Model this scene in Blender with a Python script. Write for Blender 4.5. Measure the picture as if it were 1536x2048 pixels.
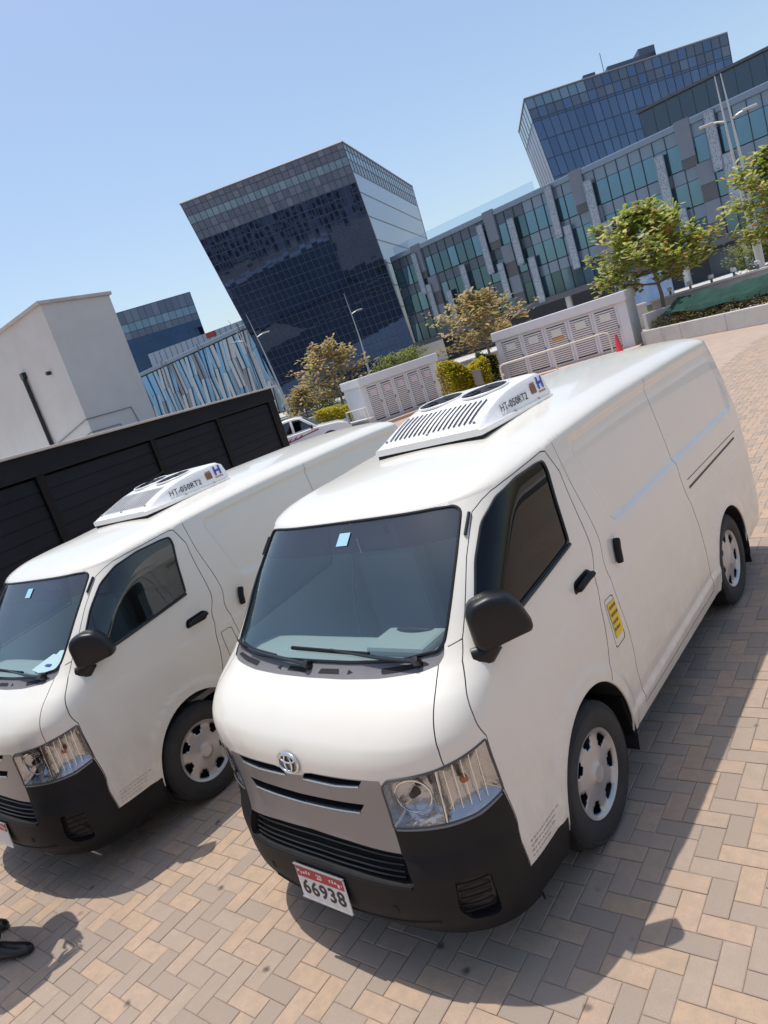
import bpy, bmesh, math, random
import numpy as np
from mathutils import Vector, Matrix, Euler
from mathutils.geometry import delaunay_2d_cdt

for _o in list(bpy.data.objects):
    bpy.data.objects.remove(_o)
SC = bpy.context.scene
COL = SC.collection
R_ = math.radians

# ------------------------------------------------------------------ camera
CX, CY, CZ = 2.399, -1.469, 2.442
cam_d = bpy.data.cameras.new('camera')
cam_d.sensor_fit = 'HORIZONTAL'; cam_d.sensor_width = 36.0; cam_d.lens = 36.0 * 1392.0 / 1536.0
cam_d.clip_start = 0.05; cam_d.clip_end = 4000
cam = bpy.data.objects.new('camera', cam_d); COL.objects.link(cam)
_r = Vector((0.73676757, 0.60243007, -0.30700416)); _u = Vector((0.10258105, 0.34920242, 0.93141548)); _f = Vector((-0.66831929, 0.71772954, -0.19548311))
cam.matrix_world = Matrix(((_r.x, _u.x, -_f.x, CX), (_r.y, _u.y, -_f.y, CY), (_r.z, _u.z, -_f.z, CZ), (0, 0, 0, 1)))
SC.camera = cam

# ------------------------------------------------------------------ sky, sun, exposure
SUN_TO = Vector((-0.215, 0.02, 1.0)).normalized()          # towards the sun
el = math.asin(SUN_TO.z); az = math.atan2(SUN_TO.x, SUN_TO.y)
W = bpy.data.worlds.new('World'); SC.world = W; W.use_nodes = True
nt = W.node_tree; nt.nodes.clear()
sky = nt.nodes.new('ShaderNodeTexSky'); sky.sky_type = 'NISHITA'; sky.sun_disc = False
sky.sun_elevation = el; sky.sun_rotation = az
sky.air_density = 1.18; sky.dust_density = 1.9; sky.ozone_density = 1.4; sky.altitude = 0
bg = nt.nodes.new('ShaderNodeBackground'); bg.inputs[1].default_value = 0.122
wo = nt.nodes.new('ShaderNodeOutputWorld')
nt.links.new(sky.outputs[0], bg.inputs[0]); nt.links.new(bg.outputs[0], wo.inputs[0])
sd = bpy.data.lights.new('sun', 'SUN'); sd.energy = 2.5; sd.angle = R_(0.53); sd.color = (1.0, 0.95, 0.87)
sun = bpy.data.objects.new('sun', sd); COL.objects.link(sun)
sun.rotation_euler = SUN_TO.to_track_quat('Z', 'Y').to_euler(); sun.location = (0, 0, 60)
SC.view_settings.view_transform = 'Standard'; SC.view_settings.look = 'None'
SC.view_settings.exposure = 0.47; SC.view_settings.gamma = 1.0; SC.view_settings.use_curve_mapping = False
SC.render.engine = 'CYCLES'
SC.cycles.max_bounces = 7; SC.cycles.transparent_max_bounces = 10; SC.cycles.glossy_bounces = 4; SC.cycles.diffuse_bounces = 3
SC.cycles.use_denoising = True
SC.cycles.caustics_reflective = False; SC.cycles.caustics_refractive = False
random.seed(7); RNG = np.random.default_rng(7)

# ------------------------------------------------------------------ materials
def MAT(name, col, rough=0.5, metal=0.0, spec=0.5, coat=0.0, var=None, bump=None, pal=None, rnd=None, ior=None, coords='Object', transl=0.0):
    """var=(scale, colour2, amount)  bump=(scale, distance)  pal=[(pos,colour)..] picked by rnd in ('island','object')"""
    m = bpy.data.materials.new(name); m.use_nodes = True
    n = m.node_tree.nodes; l = m.node_tree.links
    b = n['Principled BSDF']
    b.inputs['Roughness'].default_value = rough; b.inputs['Metallic'].default_value = metal
    b.inputs['Specular IOR Level'].default_value = spec; b.inputs['Coat Weight'].default_value = coat
    b.inputs['Coat Roughness'].default_value = 0.04
    if ior: b.inputs['IOR'].default_value = ior
    c4 = lambda c: (c[0], c[1], c[2], 1.0)
    b.inputs['Base Color'].default_value = c4(col)
    src = None
    tc = n.new('ShaderNodeTexCoord')
    if pal:
        if rnd == 'object':
            s = n.new('ShaderNodeObjectInfo').outputs['Random']
        else:
            s = n.new('ShaderNodeNewGeometry').outputs['Random Per Island']
        r = n.new('ShaderNodeValToRGB'); r.color_ramp.interpolation = 'LINEAR'
        e = r.color_ramp.elements
        e[0].position = pal[0][0]; e[0].color = c4(pal[0][1]); e[1].position = pal[-1][0]; e[1].color = c4(pal[-1][1])
        for p, c in pal[1:-1]:
            x = e.new(p); x.color = c4(c)
        l.new(s, r.inputs[0]); src = r.outputs[0]
    if var:
        no = n.new('ShaderNodeTexNoise'); no.inputs['Scale'].default_value = var[0]; no.inputs['Detail'].default_value = 6; no.inputs['Roughness'].default_value = .62
        l.new(tc.outputs[coords], no.inputs['Vector'])
        rp = n.new('ShaderNodeMapRange'); rp.inputs[1].default_value = .38; rp.inputs[2].default_value = .68; rp.inputs[3].default_value = 0; rp.inputs[4].default_value = var[2]
        l.new(no.outputs['Fac'], rp.inputs[0])
        mx = n.new('ShaderNodeMix'); mx.data_type = 'RGBA'
        l.new(rp.outputs[0], mx.inputs[0])
        if src: l.new(src, mx.inputs[6])
        else: mx.inputs[6].default_value = c4(col)
        mx.inputs[7].default_value = c4(var[1]); src = mx.outputs[2]
    if src: l.new(src, b.inputs['Base Color'])
    if bump:
        no = n.new('ShaderNodeTexNoise'); no.inputs['Scale'].default_value = bump[0]; no.inputs['Detail'].default_value = 5
        l.new(tc.outputs[coords], no.inputs['Vector'])
        bp = n.new('ShaderNodeBump'); bp.inputs['Strength'].default_value = 1.0; bp.inputs['Distance'].default_value = bump[1]
        l.new(no.outputs['Fac'], bp.inputs['Height']); l.new(bp.outputs[0], b.inputs['Normal'])
    if transl:
        t = n.new('ShaderNodeBsdfTranslucent'); mxs = n.new('ShaderNodeMixShader'); mxs.inputs[0].default_value = transl
        if src: l.new(src, t.inputs[0])
        else: t.inputs[0].default_value = c4(col)
        l.new(b.outputs[0], mxs.inputs[1]); l.new(t.outputs[0], mxs.inputs[2]); l.new(mxs.outputs[0], n['Material Output'].inputs[0])
    return m

def GLASS(name, tint, ior=1.5, rough=0.0, refl=(1, 1, 1), sky_sheen=0.0, sheen_col=(.5, .58, .62)):
    """thin pane: tinted see-through plus Fresnel reflection"""
    m = bpy.data.materials.new(name); m.use_nodes = True
    n = m.node_tree.nodes; l = m.node_tree.links; n.clear()
    tr = n.new('ShaderNodeBsdfTransparent'); tr.inputs[0].default_value = (*tint, 1)
    gl = n.new('ShaderNodeBsdfGlossy'); gl.inputs[0].default_value = (*refl, 1); gl.inputs['Roughness'].default_value = rough
    fr = n.new('ShaderNodeFresnel'); fr.inputs[0].default_value = ior
    mx = n.new('ShaderNodeMixShader'); o = n.new('ShaderNodeOutputMaterial')
    ge = n.new('ShaderNodeNewGeometry'); ma = n.new('ShaderNodeMath'); ma.operation = 'MULTIPLY_ADD'; ma.inputs[1].default_value = -2; ma.inputs[2].default_value = 1
    po = n.new('ShaderNodeMath'); po.operation = 'POWER'; po.inputs[0].default_value = ior
    l.new(ge.outputs['Backfacing'], ma.inputs[0]); l.new(ma.outputs[0], po.inputs[1]); l.new(po.outputs[0], fr.inputs[0])   # a pane has the same reflectance from both sides
    l.new(fr.outputs[0], mx.inputs[0]); l.new(tr.outputs[0], mx.inputs[1]); l.new(gl.outputs[0], mx.inputs[2]); out = mx.outputs[0]
    if sky_sheen:                                                    # bluish film put over the pane for lit haze and sky reflection
        df = n.new('ShaderNodeBsdfDiffuse'); df.inputs[0].default_value = (*sheen_col, 1); m2 = n.new('ShaderNodeMixShader')
        tc = n.new('ShaderNodeTexCoord'); no = n.new('ShaderNodeTexNoise'); no.inputs['Scale'].default_value = 3.5; no.inputs['Detail'].default_value = 5; l.new(tc.outputs['Object'], no.inputs['Vector'])
        mr = n.new('ShaderNodeMapRange'); mr.inputs[1].default_value = .3; mr.inputs[2].default_value = .75; mr.inputs[3].default_value = sky_sheen * .6; mr.inputs[4].default_value = sky_sheen * 1.5; l.new(no.outputs['Fac'], mr.inputs[0])
        l.new(mr.outputs[0], m2.inputs[0]); l.new(out, m2.inputs[1]); l.new(df.outputs[0], m2.inputs[2]); out = m2.outputs[0]
    l.new(out, o.inputs[0])
    return m

# ------------------------------------------------------------------ mesh helpers
def tag(o, label=None, cat=None, group=None, kind=None):
    if label: o['label'] = label
    if cat: o['category'] = cat
    if group: o['group'] = group
    if kind: o['kind'] = kind
    return o

def empty(name, loc=(0, 0, 0), rz=0.0, parent=None):
    o = bpy.data.objects.new(name, None); COL.objects.link(o); o.location = loc; o.rotation_euler = (0, 0, rz)
    o.empty_display_size = .2
    if parent: o.parent = parent
    return o

def link(name, me, mat=None, parent=None, loc=None, rot=None):
    o = bpy.data.objects.new(name, me); COL.objects.link(o)
    if mat is not None:
        for m in (mat if isinstance(mat, (list, tuple)) else [mat]): me.materials.append(m)
    if parent: o.parent = parent
    if loc is not None: o.location = loc
    if rot is not None: o.rotation_euler = rot
    return o

class MB:
    def __init__(s): s.v = []; s.f = []; s.m = []
    def add(s, vs, fs, m=0):
        k = len(s.v); s.v += [tuple(map(float, p)) for p in vs]; s.f += [tuple(i + k for i in f) for f in fs]; s.m += [m] * len(fs); return s
    def box(s, c, d, rz=0.0, m=0, M=None):
        x, y, z = d[0] / 2, d[1] / 2, d[2] / 2
        vs = [Vector(p) for p in ((-x, -y, -z), (x, -y, -z), (x, y, -z), (-x, y, -z), (-x, -y, z), (x, -y, z), (x, y, z), (-x, y, z))]
        if rz: 
            Rm = Matrix.Rotation(rz, 3, 'Z'); vs = [Rm @ p for p in vs]
        if M is not None: vs = [M @ p for p in vs]
        return s.add([p + Vector(c) for p in vs], [(3, 2, 1, 0), (4, 5, 6, 7), (0, 1, 5, 4), (1, 2, 6, 5), (2, 3, 7, 6), (3, 0, 4, 7)], m)
    def quad(s, a, b, c, d, m=0): return s.add([a, b, c, d], [(0, 1, 2, 3)], m)
    def hexa(s, lo, hi, m=0):
        """lo, hi: lists of n points, a closed prism"""
        n = len(lo)
        fs = [tuple(range(n))[::-1], tuple(range(n, 2 * n))] + [(i, (i + 1) % n, n + (i + 1) % n, n + i) for i in range(n)]
        return s.add(list(lo) + list(hi), fs, m)
    def tube(s, pts, r, n=8, closed=False, cap=True, m=0, flat=1.0):
        pts = [Vector(p) for p in pts]; k = len(pts); rs = r if isinstance(r, (list, tuple)) else [r] * k
        vs = []; prev = None
        for i, p in enumerate(pts):
            if closed: t = pts[(i + 1) % k] - pts[i - 1]
            else: t = pts[min(i + 1, k - 1)] - pts[max(i - 1, 0)]
            t = t.normalized() if t.length > 1e-9 else Vector((0, 0, 1))
            if prev is None:
                a = Vector((0, 0, 1)) if abs(t.z) < .9 else Vector((1, 0, 0)); u = t.cross(a).normalized()
            else:
                u = prev - t * prev.dot(t); u = u.normalized() if u.length > 1e-6 else t.orthogonal().normalized()
            prev = u; w = t.cross(u)
            for j in range(n):
                an = 2 * math.pi * j / n; vs.append(p + (u * math.cos(an) + w * math.sin(an) * flat) * rs[i])
        fs = []
        for i in range(k if closed else k - 1):
            for j in range(n):
                a, b = i * n + j, i * n + (j + 1) % n; c, d = ((i + 1) % k) * n + (j + 1) % n, ((i + 1) % k) * n + j
                fs.append((a, b, c, d))
        if cap and not closed: fs += [tuple(range(n))[::-1], tuple(range((k - 1) * n, k * n))]
        return s.add(vs, fs, m)
    def lathe(s, prof, n=32, M=None, m=0, closed=False):
        """prof: (radius, height) about local z"""
        vs = []; k = len(prof)
        for (r, h) in prof:
            for j in range(n):
                a = 2 * math.pi * j / n; p = Vector((r * math.cos(a), r * math.sin(a), h)); vs.append(M @ p if M is not None else p)
        fs = [(i * n + j, i * n + (j + 1) % n, ((i + 1) % k) * n + (j + 1) % n, ((i + 1) % k) * n + j) for i in range(k if closed else k - 1) for j in range(n)]
        if not closed:
            if prof[0][0] > 1e-6: fs.append(tuple(range(n))[::-1])
            if prof[-1][0] > 1e-6: fs.append(tuple(range((k - 1) * n, k * n)))
        return s.add(vs, fs, m)
    def mesh(s, name, smooth=None, bevel=0.0, seg=2):
        me = bpy.data.meshes.new(name); me.from_pydata(s.v, [], s.f)
        if any(s.m): me.polygons.foreach_set('material_index', s.m)
        if bevel or smooth is not None:
            bm = bmesh.new(); bm.from_mesh(me)
            bmesh.ops.remove_doubles(bm, verts=bm.verts, dist=1e-5)
            if bevel:
                ed = [e for e in bm.edges if len(e.link_faces) == 2 and e.calc_face_angle(0) > .5]
                bmesh.ops.bevel(bm, geom=ed, offset=bevel, segments=seg, profile=.5, affect='EDGES', clamp_overlap=True)
            bmesh.ops.recalc_face_normals(bm, faces=bm.faces)
            if smooth is not None:
                a = R_(smooth)
                for f in bm.faces: f.smooth = True
                for e in bm.edges:
                    if len(e.link_faces) == 2 and e.calc_face_angle(0) > a: e.smooth = False
            bm.to_mesh(me); bm.free()
        me.update(); return me
    def build(s, name, mat, parent=None, smooth=None, bevel=0.0, seg=2, loc=None, rot=None):
        return link(name, s.mesh(name, smooth, bevel, seg), mat, parent, loc, rot)

def copy_tree(o, parent=None):
    c = o.copy(); COL.objects.link(c); c.parent = parent
    for ch in list(o.children): copy_tree(ch, c)
    return c

def text_mesh(s, size, extrude=0.0006, spacing=1.0, bold=0.0):
    cu = bpy.data.curves.new('lettering', 'FONT'); cu.body = s; cu.size = size; cu.extrude = extrude; cu.space_character = spacing; cu.offset = bold
    cu.align_x = 'CENTER'; cu.align_y = 'CENTER'; cu.resolution_u = 3
    o = bpy.data.objects.new('lettering', cu); COL.objects.link(o)
    dg = bpy.context.evaluated_depsgraph_get(); dg.update()
    me = bpy.data.meshes.new_from_object(o.evaluated_get(dg))
    bpy.data.objects.remove(o); bpy.data.curves.remove(cu)
    me.name = 'lettering'
    return me

def polar(a, d, z=0.0):
    return Vector((CX + d * math.sin(R_(a)), CY + d * math.cos(R_(a)), z))
# ================================================================== GROUND
PAV_A = R_(2.6); PU = 0.0993; PO = Vector((1.31, 0.648))
_ca, _sa = math.cos(PAV_A), math.sin(PAV_A)
def pw(a, b):
    return (PO.x + (_ca * a - _sa * b) * PU, PO.y + (_sa * a + _ca * b) * PU)

def paver_far():
    m = bpy.data.materials.new('paving_far'); m.use_nodes = True
    n = m.node_tree.nodes; l = m.node_tree.links; b = n['Principled BSDF']; b.inputs['Roughness'].default_value = .85
    tc = n.new('ShaderNodeTexCoord'); mp = n.new('ShaderNodeMapping'); mp.inputs['Rotation'].default_value = (0, 0, -PAV_A)
    l.new(tc.outputs['Object'], mp.inputs[0])
    br = n.new('ShaderNodeTexBrick'); br.inputs['Scale'].default_value = 1.0
    br.inputs['Brick Width'].default_value = .2; br.inputs['Row Height'].default_value = .1; br.inputs['Mortar Size'].default_value = .0025
    br.inputs['Color1'].default_value = (.49, .355, .27, 1); br.inputs['Color2'].default_value = (.385, .305, .25, 1); br.inputs['Mortar'].default_value = (.27, .215, .175, 1)
    br.inputs['Bias'].default_value = -.1
    l.new(mp.outputs[0], br.inputs['Vector'])
    no = n.new('ShaderNodeTexNoise'); no.inputs['Scale'].default_value = .35; no.inputs['Detail'].default_value = 8; l.new(tc.outputs['Object'], no.inputs['Vector'])
    mr = n.new('ShaderNodeMapRange'); mr.inputs[1].default_value = .35; mr.inputs[2].default_value = .7; mr.inputs[4].default_value = .45; l.new(no.outputs['Fac'], mr.inputs[0])
    mx = n.new('ShaderNodeMix'); mx.data_type = 'RGBA'; mx.inputs[7].default_value = (.34, .27, .22, 1)
    l.new(mr.outputs[0], mx.inputs[0]); l.new(br.outputs['Color'], mx.inputs[6]); l.new(mx.outputs[2], b.inputs['Base Color'])
    bp = n.new('ShaderNodeBump'); bp.inputs['Distance'].default_value = .004; bp.inputs['Strength'].default_value = .6; bp.invert = True
    l.new(br.outputs['Fac'], bp.inputs['Height']); l.new(bp.outputs[0], b.inputs['Normal'])
    return m

def paver_near(name, rnd):
    m = bpy.data.materials.new(name); m.use_nodes = True
    n = m.node_tree.nodes; l = m.node_tree.links; b = n['Principled BSDF']; b.inputs['Roughness'].default_value = .82; b.inputs['Specular IOR Level'].default_value = .3
    at = n.new('ShaderNodeAttribute')
    if rnd == 'object': s = n.new('ShaderNodeObjectInfo').outputs['Random']
    else: s = n.new('ShaderNodeNewGeometry').outputs['Random Per Island']
    geo = n.new('ShaderNodeNewGeometry')
    r = n.new('ShaderNodeValToRGB'); e = r.color_ramp.elements
    e[0].position = 0; e[0].color = (.325, .260, .212, 1); e[1].position = 1; e[1].color = (.490, .345, .246, 1)
    for p, c in ((.25, (.360, .286, .230)), (.45, (.402, .312, .244)), (.55, (.438, .324, .242)), (.75, (.478, .341, .246)), (.9, (.458, .325, .220))):
        x = e.new(p); x.color = (*c, 1)
    l.new(s, r.inputs[0])
    # speckle and blotchy wear, in world space so that it runs on across blocks
    no = n.new('ShaderNodeTexNoise'); no.inputs['Scale'].default_value = 420; no.inputs['Detail'].default_value = 3; l.new(geo.outputs['Position'], no.inputs['Vector'])
    mr = n.new('ShaderNodeMapRange'); mr.inputs[1].default_value = .3; mr.inputs[2].default_value = .7; mr.inputs[3].default_value = .78; mr.inputs[4].default_value = 1.16; l.new(no.outputs['Fac'], mr.inputs[0])
    mul = n.new('ShaderNodeMix'); mul.data_type = 'RGBA'; mul.blend_type = 'MULTIPLY'; mul.inputs[0].default_value = 1; l.new(r.outputs[0], mul.inputs[6]); l.new(mr.outputs[0], mul.inputs[7])
    n2 = n.new('ShaderNodeTexNoise'); n2.inputs['Scale'].default_value = 13; n2.inputs['Detail'].default_value = 7; n2.inputs['Roughness'].default_value = .7; l.new(geo.outputs['Position'], n2.inputs['Vector'])
    m2 = n.new('ShaderNodeMapRange'); m2.inputs[1].default_value = .40; m2.inputs[2].default_value = .72; m2.inputs[4].default_value = .9; l.new(n2.outputs['Fac'], m2.inputs[0])
    mx = n.new('ShaderNodeMix'); mx.data_type = 'RGBA'; mx.inputs[7].default_value = (.335, .262, .20, 1); l.new(m2.outputs[0], mx.inputs[0]); l.new(mul.outputs[2], mx.inputs[6])
    # dark oil and gum spots
    n3 = n.new('ShaderNodeTexVoronoi'); n3.inputs['Scale'].default_value = 5.5; l.new(geo.outputs['Position'], n3.inputs['Vector'])
    n4 = n.new('ShaderNodeTexNoise'); n4.inputs['Scale'].default_value = 40; l.new(geo.outputs['Position'], n4.inputs['Vector'])
    ad = n.new('ShaderNodeMath'); ad.operation = 'MULTIPLY_ADD'; ad.inputs[1].default_value = .10; l.new(n4.outputs['Fac'], ad.inputs[0]); l.new(n3.outputs['Distance'], ad.inputs[2])
    m3 = n.new('ShaderNodeMapRange'); m3.inputs[1].default_value = .10; m3.inputs[2].default_value = .19; m3.inputs[3].default_value = .85; m3.inputs[4].default_value = 0; l.new(ad.outputs[0], m3.inputs[0])
    mx2 = n.new('ShaderNodeMix'); mx2.data_type = 'RGBA'; mx2.inputs[7].default_value = (.075, .06, .05, 1); sp = n.new('ShaderNodeSeparateColor'); l.new(n3.outputs['Color'], sp.inputs[0])
    gt = n.new('ShaderNodeMapRange'); gt.inputs[1].default_value = .55; gt.inputs[2].default_value = .8; l.new(sp.outputs[0], gt.inputs[0])
    mm = n.new('ShaderNodeMath'); mm.operation = 'MULTIPLY'; l.new(m3.outputs[0], mm.inputs[0]); l.new(gt.outputs[0], mm.inputs[1]); l.new(mm.outputs[0], mx2.inputs[0]); l.new(mx.outputs[2], mx2.inputs[6])
    l.new(mx2.outputs[2], b.inputs['Base Color'])
    bp = n.new('ShaderNodeBump'); bp.inputs['Distance'].default_value = .0012; l.new(no.outputs['Fac'], bp.inputs['Height']); l.new(bp.outputs[0], b.inputs['Normal'])
    return m

M_far = paver_far()
M_sand = MAT('sand_soil', (.42, .34, .26), .95, var=(.2, (.33, .27, .21), .8))
M_asph = MAT('asphalt', (.075, .075, .078), .9, var=(3., (.11, .108, .105), .7))
M_conc = MAT('pale_concrete', (.56, .54, .51), .85, var=(1.3, (.44, .42, .40), .7))
M_white = MAT('white_render', (.74, .73, .71), .8, var=(1.0, (.62, .60, .575), .55))

g = MB(); g.quad((-3000, -3000, -.42), (3000, -3000, -.42), (3000, 3000, -.42), (-3000, 3000, -.42))
tag(g.build('ground', M_sand), kind='structure')
g = MB(); yo = [(-60, -60), (60, -60), (60, 40), (-18.4, 40), (-18.4, 14), (-60, 14)]; g.hexa([(x, y, -.41) for x, y in yo], [(x, y, -.006) for x, y in yo])
yard = tag(g.build('paved_yard', M_far), kind='structure')
g = MB(); g.quad((-60, 14.02, -.20), (-18.42, 14.02, -.20), (-18.42, 40, -.20), (-60, 40, -.20))
tag(g.build('parking_strip', M_asph), kind='structure')
g = MB(); g.quad((-260, 42, -.03), (200, 42, -.03), (200, 66, -.03), (-260, 66, -.03))
tag(g.build('road', M_asph), kind='structure')
g = MB(); g.quad((-260, 66.3, .06), (200, 66.3, .06), (200, 108, .06), (-260, 108, .06)); g.box((-30, 66.15, 0), (460, .3, .16))
tag(g.build('pavement', M_conc), kind='structure')

# herringbone blocks, 0.2 x 0.1 m
def paver_parts(dz, tx, ty, lx, ly, j=.0016, ch=.004, dep=.02):
    """block mesh about its centre, lx x ly, top at dz"""
    x, y = lx / 2 - j, ly / 2 - j
    zt = lambda px, py: dz + tx * px + ty * py
    o = [(-x, -y), (x, -y), (x, y), (-x, y)]; i = [(a - math.copysign(ch, a), b - math.copysign(ch, b)) for a, b in o]
    vs = [(a, b, zt(a, b) - dep) for a, b in o] + [(a, b, zt(a, b) - ch * .55) for a, b in o] + [(a, b, zt(a, b)) for a, b in i]
    fs = [(k, (k + 1) % 4, 4 + (k + 1) % 4, 4 + k) for k in range(4)] + [(4 + k, 4 + (k + 1) % 4, 8 + (k + 1) % 4, 8 + k) for k in range(4)] + [(8, 9, 10, 11)]
    return vs, fs
def to_px(p):
    d = Vector(p) - Vector((CX, CY, CZ)); z = d.dot(_f)
    if z < .2: return None
    return 768 + 1392 * d.dot(_r) / z, 1024 - 1392 * d.dot(_u) / z, z
cells = []
for a in range(-230, 75):
    for b in range(-50, 205):
        c = (a - b) % 4
        if c == 0: ca_, cb_, hz = a + 1.0, b + .5, True
        elif c == 3: ca_, cb_, hz = a + .5, b + 1.0, False
        else: continue
        x, y = pw(ca_, cb_)
        q = to_px((x, y, 0))
        if q is None or q[2] > 19: continue
        if -420 < q[0] < 1960 and q[1] < 2420 and (q[2] < 7 or x > -2.3):
            inside = 4 < q[0] < 1532 and q[1] < 2044
            under = (abs(x) < .8 and y > .25) or (abs(x + 2.75) < .8 and y > -.1)
            hid = under or (q[1] < 1500 and x < .9)
            cells.append((0 if inside and not hid else 1, q[2], x, y, hz))
cells.sort(key=lambda c: (c[0], c[1]))
near, rest = cells[:300], cells[300:]
M_pn = paver_near('paving_block', 'object'); M_pr = paver_near('paving_block_mass', 'island')
var_me = []
for k in range(6):
    mb = MB(); mb.add(*paver_parts(random.uniform(-.001, .0012), random.uniform(-.006, .006), random.uniform(-.012, .012), 2 * PU, PU))
    var_me.append(mb.mesh('brick')); var_me[-1].materials.append(M_pn)
for (_, _, x, y, hz) in near:
    o = bpy.data.objects.new('brick', random.choice(var_me)); COL.objects.link(o); o.parent = yard
    o.location = (x, y, random.uniform(-.0008, .0008)); o.rotation_euler = (0, 0, PAV_A + (0 if hz else math.pi / 2) + random.choice((0, math.pi)) + random.uniform(-.006, .006))
mb = MB()
for (_, dist, x, y, hz) in rest:
    vs, fs = paver_parts(random.uniform(-.0015, .0015), random.uniform(-.005, .005), random.uniform(-.01, .01), 2 * PU, PU)
    an = PAV_A + (0 if hz else math.pi / 2) + random.uniform(-.006, .006); c_, s_ = math.cos(an), math.sin(an)
    mb.add([(x + c_ * px - s_ * py, y + s_ * px + c_ * py, pz) for px, py, pz in vs], fs)
o = mb.build('paving_blocks', M_pr, yard); o['kind'] = 'stuff'
# ================================================================== VAN BODY SURFACE
def pchip(xs,ys):
    xs=np.array(xs,float);ys=np.array(ys,float);h=np.diff(xs);d=np.diff(ys)/h
    m=np.zeros(len(xs));m[0]=d[0];m[-1]=d[-1]
    for i in range(1,len(xs)-1):
        if d[i-1]*d[i]>0:
            w1=2*h[i]+h[i-1];w2=h[i]+2*h[i-1];m[i]=(w1+w2)/(w1/d[i-1]+w2/d[i])
    def f(x):
        x=np.clip(np.asarray(x,float),xs[0],xs[-1]);i=np.clip(np.searchsorted(xs,x)-1,0,len(xs)-2)
        s=(x-xs[i])/h[i]
        return (2*s**3-3*s**2+1)*ys[i]+(s**3-2*s**2+s)*h[i]*m[i]+(-2*s**3+3*s**2)*ys[i+1]+(s**3-s**2)*h[i]*m[i+1]
    return f
YF=pchip([.20,.26,.32,.40,.52,.58,.62,.70,.82,.92,1.0,1.06,1.12,1.18,1.235,1.28,1.32,1.60,1.80],
         [.09,.04,.008,0,.0,.012,.028,.04,.048,.05,.058,.078,.122,.188,.275,.345,.392,.635,.815])
WD=pchip([.20,.30,.42,.60,.80,1.0,1.15,1.30,1.45,1.65,1.80],[.795,.82,.838,.846,.848,.847,.843,.832,.812,.778,.748])
DF=pchip([.20,.5,.9,1.2,1.35,1.8],[.50,.54,.56,.54,.52,.48])
PF=pchip([.2,.6,.95,1.15,1.35,1.8],[3.0,2.95,3.2,3.9,4.2,3.6])
YR=pchip([.20,.45,.6,1.0,1.3,1.6,1.8],[4.66,4.715,4.70,4.68,4.65,4.59,4.54])
LIFT=pchip([.9,1.3,1.8,2.6,3.6,4.7],[0,.02,.05,.068,.068,.045])
ROOF=pchip([.55,.86,1.15,1.6,2.2,3.0,4.0,4.5,4.7],[1.76,1.84,1.893,1.935,1.965,1.975,1.968,1.94,1.915])
T1,T2,T3=1.2,4.4,5.3
_th=np.linspace(0,np.pi/2,2001)
def _tab(p,W,D):
    x=W*np.sin(_th)**(2/p);y=D*(1-np.cos(_th)**(2/p));s=np.concatenate([[0],np.cumsum(np.hypot(np.diff(x),np.diff(y)))]);return s/s[-1]
_PG=np.linspace(2.8,4.4,9);_sG=np.linspace(0,1,401)
_TF=np.array([np.interp(_sG,_tab(p,.84,.54),_th) for p in _PG]);_sR=_tab(4.4,.84,.24)
def thF(s,p):
    s,p=np.broadcast_arrays(np.clip(s,0,1)*400,np.clip((p-2.8)/.2,0,7.999));i=np.minimum(s.astype(int),399);j=p.astype(int);a=s-i;b=p-j
    return (_TF[j,i]*(1-a)+_TF[j,i+1]*a)*(1-b)+(_TF[j+1,i]*(1-a)+_TF[j+1,i+1]*a)*b
DR,PR=.24,4.4
def sstep(a,b,x):
    s=np.clip((x-a)/(b-a),0,1);return s*s*(3-2*s)
def S0(t,v):
    t=np.asarray(t,float);v=np.asarray(v,float);sg=np.where(t<0,-1,1);t=np.abs(t)
    vs=np.minimum(v,1.8);i=np.clip(v-1.8,0,1)
    W=WD(vs);Yf=YF(vs);D=DF(vs);p=PF(vs);Yr=YR(vs)
    k=1-i
    W=W*k; Yf=Yf+i*.62; Yr=Yr-i*.62; D=D*(1-.75*i); Dr=DR*(1-.75*i)
    th=thF(t/T1,p)
    xf=W*np.sin(th)**(2/p); yf=Yf+D*(1-np.cos(th)**(2/p))
    u=np.clip((t-T1)/(T2-T1),0,1); ys=Yf+D+u*(Yr-Dr-Yf-D)
    thr=np.interp(np.clip((T3-t)/(T3-T2),0,1),_sR,_th)
    xr=W*np.sin(thr)**(2/PR); yr=Yr-Dr*(1-np.cos(thr)**(2/PR))
    x=np.where(t<=T1,xf,np.where(t<=T2,W,xr)); y=np.where(t<=T1,yf,np.where(t<=T2,ys,yr))
    z=vs+LIFT(y)*sstep(1.2,1.8,vs)
    H=ROOF(y)-.045*(x/.75)**2*np.clip((y-.9)/.6,0,1)
    d=np.clip(i*.75/.17,0,1); r=(1-(1-d)**2.2)**(1/1.7)
    z=np.where(v>1.8,z+(H-z)*r,z)
    return np.stack([x*sg,y,z],-1)
AF = (1.10, .40, .425); AR = (3.65, .405, .39)           # wheel arches: centre y, radius y, radius z (centre z .335)
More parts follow.
